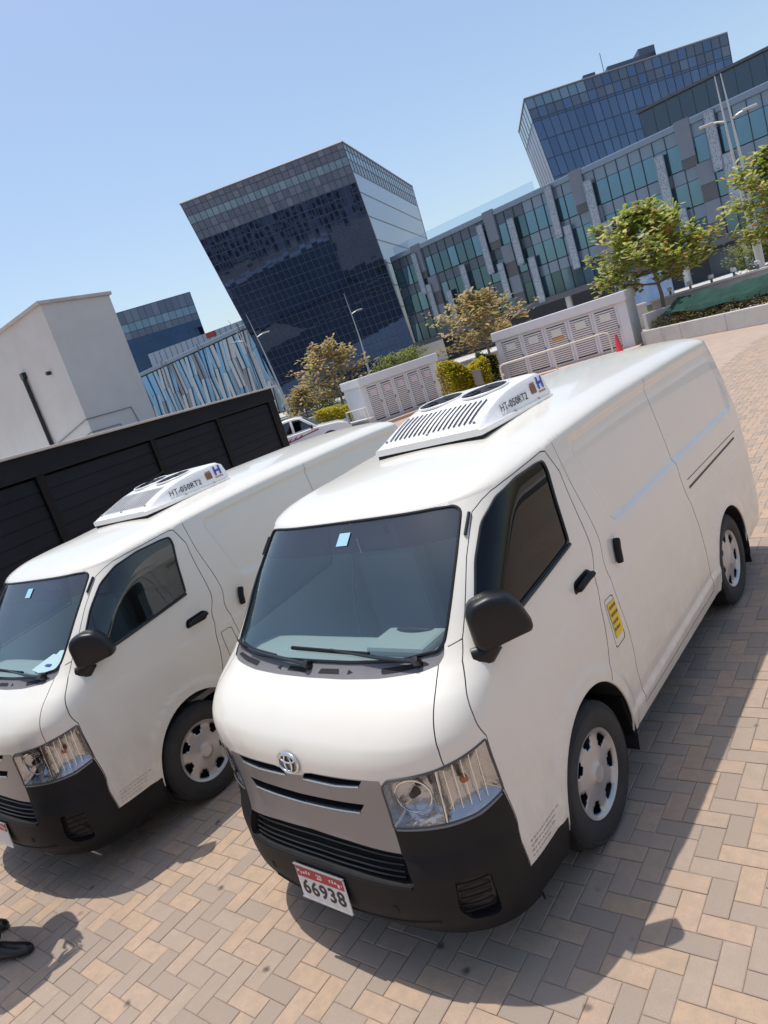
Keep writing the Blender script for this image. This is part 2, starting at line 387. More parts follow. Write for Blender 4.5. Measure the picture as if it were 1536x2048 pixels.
def DISP(t, v):
    P = S0(t, v); y = P[..., 1]; z = P[..., 2]; side = sstep(.95, 1.25, np.abs(t)) * (1 - sstep(4.5, 4.7, np.abs(t))) * (1 - sstep(1.79, 1.80, v))
    yf = 1.735 + np.clip(1.80 - v, 0, 1) * .27
    dx = np.maximum(yf - y, y - 4.40); dz = np.maximum(1.285 - v, v - 1.765); r = .075
    ax, az_ = dx + r, dz + r
    sd_ = np.minimum(np.maximum(ax, az_), 0) + np.hypot(np.maximum(ax, 0), np.maximum(az_, 0)) - r
    d = -.021 * (1 - sstep(-.036, .006, sd_))
    zc = 1.135 - .042 * y
    d = d + .0035 * (1 - sstep(zc - .012, zc + .012, z))
    w = sstep(1.45, 1.62, y) * (1 - sstep(3.2, 3.32, y))
    zs = .40 + .03 * (y - 1.7) / 1.5
    d = d + .013 * (1 - sstep(zs - .022, zs + .022, z)) * w
    for (cy, ry, rz) in (AF, AR):
        rr = np.hypot((y - cy) / ry, (z - .335) / rz)
        d = d + .009 * (1 - sstep(1.10, 1.22, rr)) * (z > .2)
    return d * side
def SN(t, v):
    e = 4e-4
    a = S0(t + e, v) - S0(t - e, v); b = S0(t, v + e) - S0(t, np.maximum(v - e, .15))
    n = np.cross(a, b); return n / (np.linalg.norm(n, axis=-1, keepdims=True) + 1e-12)
def SV(t, v, off=0.0):
    t = np.asarray(t, float); v = np.asarray(v, float)
    return S0(t, v) + SN(t, v) * (DISP(t, v) + off)[..., None]
def SNd(t, v):
    e = 3e-3
    a = SV(t + e, v) - SV(t - e, v); b = SV(t, np.minimum(v + e, 2.8)) - SV(t, np.maximum(v - e, .15))
    n = np.cross(a, b); return n / (np.linalg.norm(n, axis=-1, keepdims=True) + 1e-12)
def sy(y, v):
    lo, hi = 0.3, T3 - .05
    for _ in range(40):
        m = (lo + hi) / 2
        if S0(m, v)[1] < y: lo = m
        else: hi = m
    return lo
def resamp(p, step=.022, closed=True):
    q = []; n = len(p)
    for i in range(n if closed else n - 1):
        a = np.array(p[i]); b = np.array(p[(i + 1) % n]); k = max(1, int(math.ceil(np.linalg.norm(b - a) / step)))
        q += [tuple(a + (b - a) * j / k) for j in range(k)]
    if not closed: q.append(tuple(p[-1]))
    return q
def rnd_poly(p, r=.03, n=4):
    """round the corners of a closed polygon"""
    out = []; k = len(p)
    for i in range(k):
        a, b, c = np.array(p[i - 1]), np.array(p[i]), np.array(p[(i + 1) % k])
        la, lc = np.linalg.norm(a - b), np.linalg.norm(c - b); rr = min(r, la * .45, lc * .45)
        s, e = b + (a - b) / la * rr, b + (c - b) / lc * rr
        for j in range(n + 1):
            u = j / n; out.append(tuple((1 - u) ** 2 * s + 2 * u * (1 - u) * b + u * u * e))
    return out
def mir(p): return [(-a, b) for a, b in p][::-1]
def both(half): return half + [(-a, b) for a, b in half[::-1] if a > 1e-6]
def ribbon(line, w=.0055):
    p = np.array(line); t = np.gradient(p, axis=0); t /= np.linalg.norm(t, axis=1, keepdims=True) + 1e-9; n = np.stack([-t[:, 1], t[:, 0]], 1)
    return [tuple(a) for a in p + n * w / 2] + [tuple(a) for a in (p - n * w / 2)[::-1]]

TOP = 1.797
P_ws = rnd_poly(both([(0, TOP), (.3, TOP), (.60, 1.795), (.70, 1.788), (.735, 1.765), (.716, 1.60), (.693, 1.45), (.679, 1.345), (.655, 1.322), (.60, 1.319), (.484, 1.306), (.212, 1.298), (0, 1.297)]), .02)
P_band = [(-1, 1.675), (1, 1.675), (1, 1.83), (-1, 1.83)]
P_cowl = rnd_poly(both([(0, 1.297), (.212, 1.298), (.484, 1.306), (.60, 1.319), (.655, 1.322), (.679, 1.345), (.686, 1.305), (.672, 1.283), (.615, 1.272), (.406, 1.258), (.213, 1.252), (0, 1.250)]), .008)
P_hood = both([(0, 1.2505), (.213, 1.2525), (.406, 1.2585), (.615, 1.2725), (.656, 1.2795), (.679, 1.247), (.702, 1.188), (.717, 1.141), (.749, 1.048), (.761, .986), (.728, .979), (.524, .962), (.491, .957), (.405, .959), (.12, .955), (.08, .948), (.05, .930), (0, .925)])
P_hl = rnd_poly([(.492, .93), (.522, .958), (.728, .975), (.758, .980), (.948, 1.006), (.966, .772), (.834, .745), (.719, .743), (.488, .742)], .012)
P_grille = both([(0, .924), (.05, .929), (.08, .947), (.12, .954), (.405, .957), (.489, .955), (.492, .93), (.488, .742), (.494, .632), (.232, .655), (0, .662)])
P_sl1 = rnd_poly([(.075, .945), (.120, .951), (.405, .953), (.381, .926), (.251, .916), (.055, .918)], .006)
P_sl2 = rnd_poly(both([(0, .833), (.18, .838), (.378, .842), (.343, .803), (.18, .797), (0, .793)]), .006)
P_int = rnd_poly(both([(0, .6615), (.232, .6545), (.494, .6315), (.512, .598), (.535, .506), (.50, .500), (.435, .502), (.203, .515), (0, .517)]), .01)
P_bump = both([(0, .663), (.494, .6325), (.488, .738), (.719, .738), (.834, .740), (.966, .766), (1.008, .59), (1.042, .41), (1.048, .30), (1.05, .18), (0, .18)])
P_fog = rnd_poly([(.704, .522), (.851, .510), (.865, .332), (.846, .313), (.736, .331), (.692, .385)], .02)
P_sill = [(1.054, .40), (1.054, .21), (1.5, .21), (1.5, .39)]
P_door = [(.842, 1.772), (.790, 1.745), (.765, 1.60), (.754, 1.342), (.769, 1.277), (.812, 1.219), (.885, 1.12), (.956, 1.012), (.972, .766), (1.012, .59), (1.048, .402), (1.40, .392), (1.40, .70), (1.826, .60), (1.88, .80), (1.905, .923), (1.915, 1.094), (1.845, 1.24), (1.715, 1.445), (1.585, 1.666), (1.452, TOP - .012), (1.40, TOP), (1.2, TOP), (1.0, TOP - .002), (.90, 1.788)]
P_win = rnd_poly([(.822, 1.300), (.803, 1.44), (.806, 1.58), (.838, 1.70), (.927, 1.757), (1.109, 1.776), (1.332, 1.768), (1.416, 1.757), (1.457, 1.708), (1.518, 1.554), (1.585, 1.385), (1.151, 1.334)], .025)
P_sld = [(1.539, TOP), (1.654, 1.639), (1.806, 1.434), (1.936, 1.249), (2.052, 1.08), (2.07, .986), (2.101, .769), (2.119, .545), (2.147, .347), (2.6, .345), (3.26, .345), (3.26, .60), (3.235, .817), (3.196, 1.007), (3.075, 1.292), (3.048, 1.43), (3.012, 1.612), (2.98, TOP)]
P_fuel = rnd_poly([(1.945, 1.02), (2.035, 1.015), (2.062, .76), (1.955, .755)], .02)
P_tail = rnd_poly([(4.60, .98), (4.80, .98), (4.80, .60), (4.62, .60)], .02)
def arch(A):
    pts = []
    for k in range(49):
        a = R_(-40 + 260 * k / 48); y = A[0] + A[1] * math.cos(a); z = .335 + A[2] * math.sin(a)
        pts.append((sy(y, max(z, .2)), z))
    return pts
P_af, P_ar = arch(AF), arch(AR)
P_low = [(1.056, .1), (1.056, .215), (1.5, .215), (1.5, .285), (5.4, .285), (5.4, .1)]
# panel gaps
SEAMS = [[(.668, 1.288), (.6805, 1.247), (.7035, 1.188), (.7185, 1.141), (.7505, 1.048), (.7625, .986)],
         [(.695, 1.33), (.72, 1.335), (.754, 1.342)],
         [(1.40, .393), (1.052, .402)],
         P_door[0:11], [(1.826, .60)] + P_door[14:] + [P_door[0]],
         P_sld[0:9] + [(3.26, .345)], [(3.26, .345)] + P_sld[11:]]
HIDDEN = set()
REG = [('drop', P_low), ('drop', P_af), ('drop', P_ar)]
for s in SEAMS: REG.append(('panel_gap', ribbon(resamp(s, .03, False), .0046)))
REG.append(('fuel_gap', P_fuel + [P_fuel[0]] + [tuple(np.array([2.0, .888]) + (np.array(p) - np.array([2.0, .888])) * np.array([.90, .962])) for p in ([P_fuel[0]] + P_fuel[::-1])]))
REG += [('window', P_win), ('headlight', P_hl), ('fog_recess', P_fog), ('slot', P_sl1), ('slotc', P_sl2), ('intake', P_int), ('grille', P_grille),
        ('sill_trim', P_sill), ('bumper', P_bump), ('cowl', P_cowl), ('windshield', P_ws), ('hood', P_hood), ('front_door', P_door), ('sliding_door', P_sld), ('fuel_door', P_fuel), ('tail_light', P_tail)]
CENTRAL = {'slotc', 'intake', 'grille', 'bumper', 'cowl', 'windshield', 'hood'}
def pip(pts, poly):
    poly = np.asarray(poly); x, y = pts[:, 0], pts[:, 1]; ins = np.zeros(len(pts), bool)
    m = (x >= poly[:, 0].min()) & (x <= poly[:, 0].max()) & (y >= poly[:, 1].min()) & (y <= poly[:, 1].max())
    xs, ys = x[m], y[m]; r = np.zeros(len(xs), bool)
    a = poly; b = np.roll(poly, -1, 0)
    for (x1, y1), (x2, y2) in zip(a, b):
        if y1 == y2: continue
        c = ((y1 > ys) != (y2 > ys)) & (xs < (x2 - x1) * (ys - y1) / (y2 - y1) + x1); r ^= c
    ins[m] = r; return ins

def shell():
    """triangulate the (t,v) sheet of the body so that every panel edge is a mesh edge"""
    tl = np.concatenate([np.arange(0, 1.2, .024), np.arange(1.2, 1.66, .045), np.arange(1.66, 2.25, .018), np.arange(2.25, 4.25, .045), np.arange(4.25, 4.4, .02), np.linspace(4.4, T3, 16)])
    vl = np.concatenate([np.arange(.15, 1.22, .024), np.arange(1.22, 1.34, .009), np.arange(1.34, 1.8, .024), 1.8 + np.array([0, .006, .014, .025, .04, .06, .085, .115, .15, .2, .27, .36, .48, .62, .78, .92, 1.0])])
    vl = np.concatenate([vl, np.arange(.385, .46, .009)]); vl = np.unique(vl.round(4))
    pts = []; edges = []; parts = {}
    def addpoly(p, closed=True):
        k = len(pts); q = resamp(p, .022); n = len(q); pts.extend(q); edges.extend([(k + i, k + (i + 1) % n) for i in range(n)])
    for name, p in REG:
        if name in ('drop',) and p is P_low: addpoly(p)
        else: addpoly(p)
    G = np.array([(a, b) for b in vl for a in tl])
    # keep grid points clear of the panel edges
    E = np.array(pts); cell = {}
    for x, y in E: cell.setdefault((int(x / .02), int(y / .02)), []).append((x, y))
    keep = []
    for x, y in G:
        i, j = int(x / .02), int(y / .02); ok = True
        for a in (-1, 0, 1):
            for b in (-1, 0, 1):
                for (ex, ey) in cell.get((i + a, j + b), ()):
                    if (ex - x) ** 2 + (ey - y) ** 2 < .0045 ** 2: ok = False
        if ok: keep.append((x, y))
    pts += keep
    pts = [p for p in pts]
    V, _, F, *_r = delaunay_2d_cdt([Vector(p) for p in pts], edges, [], 0, 2e-5)
    V = np.array([(p.x, p.y) for p in V]); F = np.array([f for f in F if len(f) == 3])
    cen = V[F].mean(1)
    ok = (cen[:, 0] > 0) & (cen[:, 0] < T3) & (cen[:, 1] > .15) & (cen[:, 1] < 2.8); F = F[ok]; cen = cen[ok]
    lab = np.full(len(F), 'body', dtype=object); done = np.zeros(len(F), bool)
    for name, p in REG:
        h = pip(cen, p) & ~done; lab[h] = name; done |= h
    lab[(lab == 'body') & (cen[:, 1] < .21) & (cen[:, 0] < 1.05)] = 'bumper'
    lab[(lab == 'body') & (cen[:, 1] < .405) & (cen[:, 0] > 1.0) & (cen[:, 0] < 1.3)] = 'sill_trim'
    low = (lab == 'bumper') & (cen[:, 1] < .205); lab[low] = 'drop'
    return V, F, lab
SH_V, SH_F, SH_L = shell()
M_slotn = 'slot'

def patch(names, mat, name, parent, side=0, off=0.0, extra=None, lip=0.0, sel=None):
    """a piece of the body skin. side: 0 both halves, +1 left-hand half, -1 the mirrored half"""
    h = np.isin(SH_L, names)
    if sel is not None: h &= sel(SH_V[SH_F].mean(1))
    F = SH_F[h]; idx = np.unique(F); mp = np.full(len(SH_V), -1); mp[idx] = np.arange(len(idx)); F = mp[F]; U = SH_V[idx]
    t, v = np.maximum(U[:, 0], 0), U[:, 1]
    P = SV(t, v, off); N = SNd(t, v); zero = t < 1e-4; N[zero, 0] = 0; N /= np.linalg.norm(N, axis=1, keepdims=True)
    vs, ns, fs = [], [], []
    def half(s):
        k = len(vs); vs.extend((P * np.array([s, 1, 1])).tolist()); ns.extend((N * np.array([s, 1, 1])).tolist())
        fs.extend(((F if s > 0 else F[:, ::-1]) + k).tolist())
        if lip:
            ed = {}
            for f in F:
                for a, b in ((f[0], f[1]), (f[1], f[2]), (f[2], f[0])):
                    if (b, a) in ed: del ed[(b, a)]
                    else: ed[(a, b)] = 1
            Q = SV(t, v, off - lip)
            for (a, b) in ed:
                if (zero[a] and zero[b]): continue
                k2 = len(vs)
                vs.extend([(P[i] * np.array([s, 1, 1])).tolist() for i in (a, b)] + [(Q[i] * np.array([s, 1, 1])).tolist() for i in (b, a)])
                e = P[b] - P[a]; nn = np.cross(e, Q[a] - P[a]); nn = -nn / (np.linalg.norm(nn) + 1e-9) * np.array([s, 1, 1]); ns.extend([nn.tolist()] * 4)
                fs.append([k2 + 3, k2 + 2, k2 + 1, k2] if s > 0 else [k2, k2 + 1, k2 + 2, k2 + 3])
    if side >= 0: half(1)
    if side <= 0: half(-1)
    me = bpy.data.meshes.new(name); me.from_pydata(vs, [], fs); me.polygons.foreach_set('use_smooth', [True] * len(fs))
    me.normals_split_custom_set_from_vertices(ns); me.update()
    return link(name, me, mat, parent)
def curve3(line, off, s=1, step=.02, closed=False):
    q = np.array(resamp(line, step, closed)); sg = np.where(q[:, 0] < 0, -1, 1); P = SV(np.abs(q[:, 0]), q[:, 1], off); P[:, 0] *= sg * s
    return [tuple(p) for p in P]
def trim(line, r, off, s=1, closed=False, n=6, flat=1.0, mb=None):
    mb = mb or MB(); mb.tube(curve3(line, off, s, .02, closed), r, n, closed, flat=flat); return mb
def decal(poly, off, s=1, step=.02):
    """flat piece laid on the skin: fan over a convex outline"""
    q = resamp(poly, step); c = np.mean(np.array(q), 0); pts = [tuple(c)] + q
    q = np.array(pts); P = SV(np.abs(q[:, 0]), q[:, 1], off); P[:, 0] *= np.where(q[:, 0] < 0, -1, 1) * s
    n = len(pts) - 1; fs = [(0, 1 + i, 1 + (i + 1) % n) for i in range(n)]
    if s < 0: fs = [f[::-1] for f in fs]
    return MB().add([tuple(p) for p in P], fs)
def pit(poly, depth, s=1, off=0.0):
    """walls and floor of a recess cut into the skin"""
    a = curve3(poly, off, s, .02, True); b = curve3(poly, -depth, s, .02, True); n = len(a); mb = MB()
    c = tuple(np.mean(np.array(b), 0))
    mb.add(a + b + [c], [(i, (i + 1) % n, n + (i + 1) % n, n + i) for i in range(n)] + [(n + i, n + (i + 1) % n, 2 * n) for i in range(n)])
    return mb

# ------------------------------------------------------------------ van materials
M_paint = MAT('white_van_paint', (.775, .745, .660), .27, coat=.5, var=(2.2, (.73, .695, .605), .5))
def add_grime(m, z0, z1, col, amt):
    """road grime that thins out with height, broken up by noise"""
    n = m.node_tree.nodes; l = m.node_tree.links; b = n['Principled BSDF']; src = b.inputs['Base Color'].links[0].from_socket
    tc = n.new('ShaderNodeTexCoord'); sp = n.new('ShaderNodeSeparateXYZ'); l.new(tc.outputs['Object'], sp.inputs[0])
    mr = n.new('ShaderNodeMapRange'); mr.inputs[1].default_value = z0; mr.inputs[2].default_value = z1; mr.inputs[3].default_value = 1; mr.inputs[4].default_value = 0; l.new(sp.outputs[2], mr.inputs[0])
    no = n.new('ShaderNodeTexNoise'); no.inputs['Scale'].default_value = 7; no.inputs['Detail'].default_value = 8; no.inputs['Roughness'].default_value = .7; l.new(tc.outputs['Object'], no.inputs['Vector'])
    m2 = n.new('ShaderNodeMapRange'); m2.inputs[1].default_value = .35; m2.inputs[2].default_value = .75; l.new(no.outputs['Fac'], m2.inputs[0])
    mu = n.new('ShaderNodeMath'); mu.operation = 'MULTIPLY'; l.new(mr.outputs[0], mu.inputs[0]); l.new(m2.outputs[0], mu.inputs[1])
    mu2 = n.new('ShaderNodeMath'); mu2.operation = 'MULTIPLY'; mu2.inputs[1].default_value = amt; l.new(mu.outputs[0], mu2.inputs[0])
    mx = n.new('ShaderNodeMix'); mx.data_type = 'RGBA'; mx.inputs[7].default_value = (*col, 1); l.new(mu2.outputs[0], mx.inputs[0]); l.new(src, mx.inputs[6]); l.new(mx.outputs[2], b.inputs['Base Color'])
add_grime(M_paint, .25, 1.0, (.42, .36, .29), .55)
M_gap = MAT('panel_gap', (.10, .095, .09), .9)
M_blk = MAT('black_plastic', (.0085, .009, .0105), .56, spec=.26, var=(9, (.015, .015, .016), .6), bump=(900, .0002))
M_blk2 = MAT('gloss_black', (.012, .012, .013), .28)
M_mir = MAT('mirror_black', (.007, .007, .008), .38, spec=.4)
M_dark = MAT('dark_cavity', (.010, .010, .011), .8)
M_grey = MAT('grey_cowl_plastic', (.165, .16, .17), .62, var=(7, (.12, .115, .125), .6))
M_silver = MAT('silver_grille_paint', (.27, .27, .275), .36, metal=.55, coat=.25)
M_bar = MAT('bright_grille_trim', (.55, .55, .56), .25, metal=.8)
M_chrome = MAT('chrome', (.78, .79, .80), .07, metal=1.0)
M_refl = MAT('lamp_reflector', (.50, .51, .52), .20, metal=1.0, bump=(11, .010))
M_lens = GLASS('lamp_lens', (.93, .93, .92), 1.45)
M_ws = GLASS('windshield_glass', (.79, .91, .915), 1.9, sky_sheen=.034, sheen_col=(.20, .50, .66))
M_band = GLASS('shade_band_glass', (.30, .36, .46), 1.9, sky_sheen=.03, sheen_col=(.34, .45, .62))
M_tint = GLASS('tinted_side_glass', (.03, .03, .033), 1.42)
M_clear = GLASS('side_glass', (.34, .39, .39), 1.7)
M_tyre = MAT('tyre_rubber', (.022, .022, .023), .8, var=(5, (.05, .047, .044), .6))
M_cap = MAT('silver_hubcap', (.50, .50, .51), .36, metal=.6, var=(6, (.40, .39, .38), .5))
M_beige = MAT('cab_trim', (.36, .37, .34), .8)
M_dash = MAT('dashboard', (.33, .345, .32), .75)
M_seat = MAT('seat_fabric', (.42, .43, .42), .9)
M_bulk = MAT('bulkhead', (.72, .73, .70), .7)
M_red = MAT('red_lamp', (.35, .02, .02), .2)
M_plate = MAT('plate_white', (.72, .71, .68), .45)
M_plred = MAT('plate_red', (.45, .03, .04), .45)
M_ink = MAT('black_ink', (.02, .02, .022), .5)
M_blue = MAT('blue_ink', (.03, .05, .36), .5)
M_yel = MAT('yellow_sticker', (.80, .58, .02), .45)
M_brn = MAT('brown_ink', (.22, .09, .06), .6)
M_rink = MAT('red_ink', (.50, .10, .06), .6)
M_acw = MAT('white_fibreglass', (.82, .82, .81), .38, coat=.3, var=(3, (.75, .74, .72), .5))
M_stk = MAT('toll_tag', (.36, .62, .78), .5)
M_paper = MAT('paper', (.80, .82, .82), .8)

def wheel(parent, x, y, s):
    """s=+1 outer side towards +x"""
    w = empty('wheel', (x * s, y, .335), 0, parent)
    M = Matrix.Rotation(math.pi / 2, 3, 'Y') if s > 0 else Matrix.Rotation(-math.pi / 2, 3, 'Y')
    pr = [(.205, -.085), (.225, -.095), (.27, -.10), (.305, -.096), (.326, -.080), (.334, -.055)]
    for k in (-.055, -.03, -.005, .02, .045):                      # tread grooves
        pr += [(.335, k), (.335, k + .015), (.328, k + .0165), (.328, k + .0235)]
    pr += [(.334, .068), (.326, .082), (.312, .092), (.305, .098), (.300, .0945), (.29, .099), (.25, .099), (.225, .092), (.208, .08), (.203, .06), (.203, -.06)]
    MB().lathe(pr, 56, M, closed=True).build('tyre', M_tyre, w, 40)
    NH, seg = 7, 6; n = NH * seg * 2
    rad = [(.020, .096), (.040, .097), (.052, .088), (.075, .083), (.118, .078), (.128, .076), (.150, .074), (.170, .072), (.184, .076), (.197, .086), (.208, .092), (.212, .086)]
    vs = []
    for (r, h) in rad:
        for j in range(n):
            a = 2 * math.pi * j / n; vs.append(M @ Vector((r * math.cos(a), r * math.sin(a), h - .006)))
    fs = [tuple(range(n))]
    for i in range(len(rad) - 1):
        for j in range(n):
            ph = j % (seg * 2); wide = {5: range(4, 8), 6: range(3, 9), 7: range(3, 9)}.get(i, ())
            if ph in wide: continue
            fs.append((i * n + j, i * n + (j + 1) % n, (i + 1) * n + (j + 1) % n, (i + 1) * n + j))
    cap = MB().add(vs, fs); co = cap.build('hubcap', M_cap, w, 35)
    sol = co.modifiers.new('thick', 'SOLIDIFY'); sol.thickness = .006; sol.offset = -1
    MB().lathe([(0, .018), (.205, .018), (.205, -.05), (0, -.05)], 40, M).build('steel_rim', M_dark, w, 40)
    return w

def ac_unit(root):
    u = empty('refrigeration_unit', (0, 0, 0), 0, root)
    zb = 1.946
    HY = [1.60, 1.615, 1.66, 1.72, 1.80, 1.90, 2.0, 2.1, 2.2, 2.35, 2.42, 2.452, 2.466]; HZ = [1.983, 1.989, 2.008, 2.032, 2.060, 2.088, 2.108, 2.119, 2.125, 2.128, 2.124, 2.107, 2.065]
    hh = lambda y: float(np.interp(y, HY, HZ))
    st_ = []
    for y in HY:
        z = hh(y); q = max(.0, min(1, (z - 1.983) / .06)); w = .385 if y > 1.606 else .375
        half = [(w - .006, zb), (w, zb + .008), (w, zb + .028), (w - .010, zb + .036), (w - .013 - .012 * q, max(zb + .037, z - .034)), (w - .017 - .020 * q, max(zb + .0375, z - .012)), (w - .030 - .035 * q, z - .001 * q), (w - .12, z + .003 * q), (0, z + .006 * q)]
        st_.append([(x, y, zz) for x, zz in half] + [(-x, y, zz) for x, zz in half[-2::-1]])
    n = len(st_[0]); cv_ = MB(); cv_.add([p for r in st_ for p in r], [(i * n + j, i * n + j + 1, (i + 1) * n + j + 1, (i + 1) * n + j) for i in range(len(st_) - 1) for j in range(n - 1)] + [tuple(range(n))[::-1], tuple(range((len(st_) - 1) * n, len(st_) * n))])
    cv_.build('cover', M_acw, u, 38)
    MB().box((0, 2.03, 1.930), (.745, .845, .036)).build('mount_plate', M_dark, u, bevel=.006)
    # front louvre slots, laid along the sloping face
    for i in range(17):
        x = -.285 + .57 * i / 16
        a = [Vector((x, y, hh(y) + .0075)) for y in np.linspace(1.655, 1.895, 8)]
        MB().add([p + Vector((d, 0, 0)) for p in a for d in (-.0058, .0058)], [(2 * q, 2 * q + 1, 2 * q + 3, 2 * q + 2) for q in range(7)]).build('slot', M_dark, u)
    for cx_ in (-.165, .155):
        f = empty('fan', (cx_, 2.10, hh(2.10) + .010), 0, u); f.rotation_euler = (R_(4.5), 0, 0)
        MB().lathe([(.139, -.01), (.148, -.01), (.150, .001), (.146, .004), (.140, .002)], 40, closed=True).build('fan_ring', M_acw, f, 40)
        MB().lathe([(.0, -.002), (.139, -.002), (.139, -.004), (0, -.004)], 32).build('fan_well', M_dark, f)
        hub = MB().lathe([(0, .008), (.035, .008), (.042, .002), (.042, -.002), (0, -.002)], 24)
        for k in range(5):
            a0 = 2 * math.pi * k / 5
            hub.add([(.04 * math.cos(a0), .04 * math.sin(a0), .005), (.128 * math.cos(a0 - .1), .128 * math.sin(a0 - .1), .001), (.128 * math.cos(a0 + .75), .128 * math.sin(a0 + .75), .0055), (.04 * math.cos(a0 + .7), .04 * math.sin(a0 + .7), .006)], [(0, 1, 2, 3)])
        hub.build('fan_blades', M_blk, f)
    # lettering on both flanks
    for s in (1,):
        def place(me, mat, y, zz, name):
            # flank, nearly upright
            x = .385 - .0115 - .11 * (zz - .034) + .0040
            tilt = math.atan2(.11, 1)
            X = Vector((0, 1, 0)) * s; Z = Vector((math.cos(tilt), 0, math.sin(tilt))); Z.x *= s; Y = Z.cross(X)
            o = link(name, me, mat, u); o.matrix_local = Matrix(((X.x, Y.x, Z.x, x * s), (X.y, Y.y, Z.y, y), (X.z, Y.z, Z.z, 1.957 + zz), (0, 0, 0, 1)))
            return o
        place(text_mesh('HT-050RT2', .062, spacing=1.1), M_ink, 2.02, .068, 'lettering')
        hb = MB()
        for dx_ in (-.026, .026): hb.box((dx_, 0, 0), (.016, .075, .001))
        hb.box((0, 0, 0), (.04, .016, .0012)); hb.add([(-.018, .0375, .0008), (-.026, .0375, .0008), (-.018, .010, .0008)], [(0, 1, 2)])
        place(hb.mesh('logo'), M_blue, 2.375, .108, 'logo')
        ds_ = MB(); rr = random.Random(8); xx = -.042
        while xx < .04:
            w_ = rr.uniform(.006, .012); ds_.box((xx + w_ / 2, 0, 0), (w_, rr.uniform(.008, .012), .001)); xx += w_ + .004
        place(ds_.mesh('red_mark'), M_rink, 2.375, .055, 'red_mark')
        if s > 0:
            cr = MB()
            rr = random.Random(3)
            cr.box((0, -.004, 0), (.062, .048, .0008))
            for k in range(5): cr.box((-.024 + .012 * k, .026 + rr.uniform(-.003, .006), 0), (.008, .02, .0009))
            place(cr.mesh('crest'), M_brn, 2.275, .088, 'crest')
    for (bx, by) in ((-.315, 1.66), (.315, 1.66), (-.379, 2.0), (.379, 2.0), (.379, 2.3), (-.379, 2.3), (0, 1.645)):
        MB().lathe([(0, .006), (.008, .004), (.009, -.004), (0, -.004)], 10).build('bolt', M_cap, u, 40, loc=(bx, by, (hh(by) + .006) if by < 1.7 else 1.980))
    return u

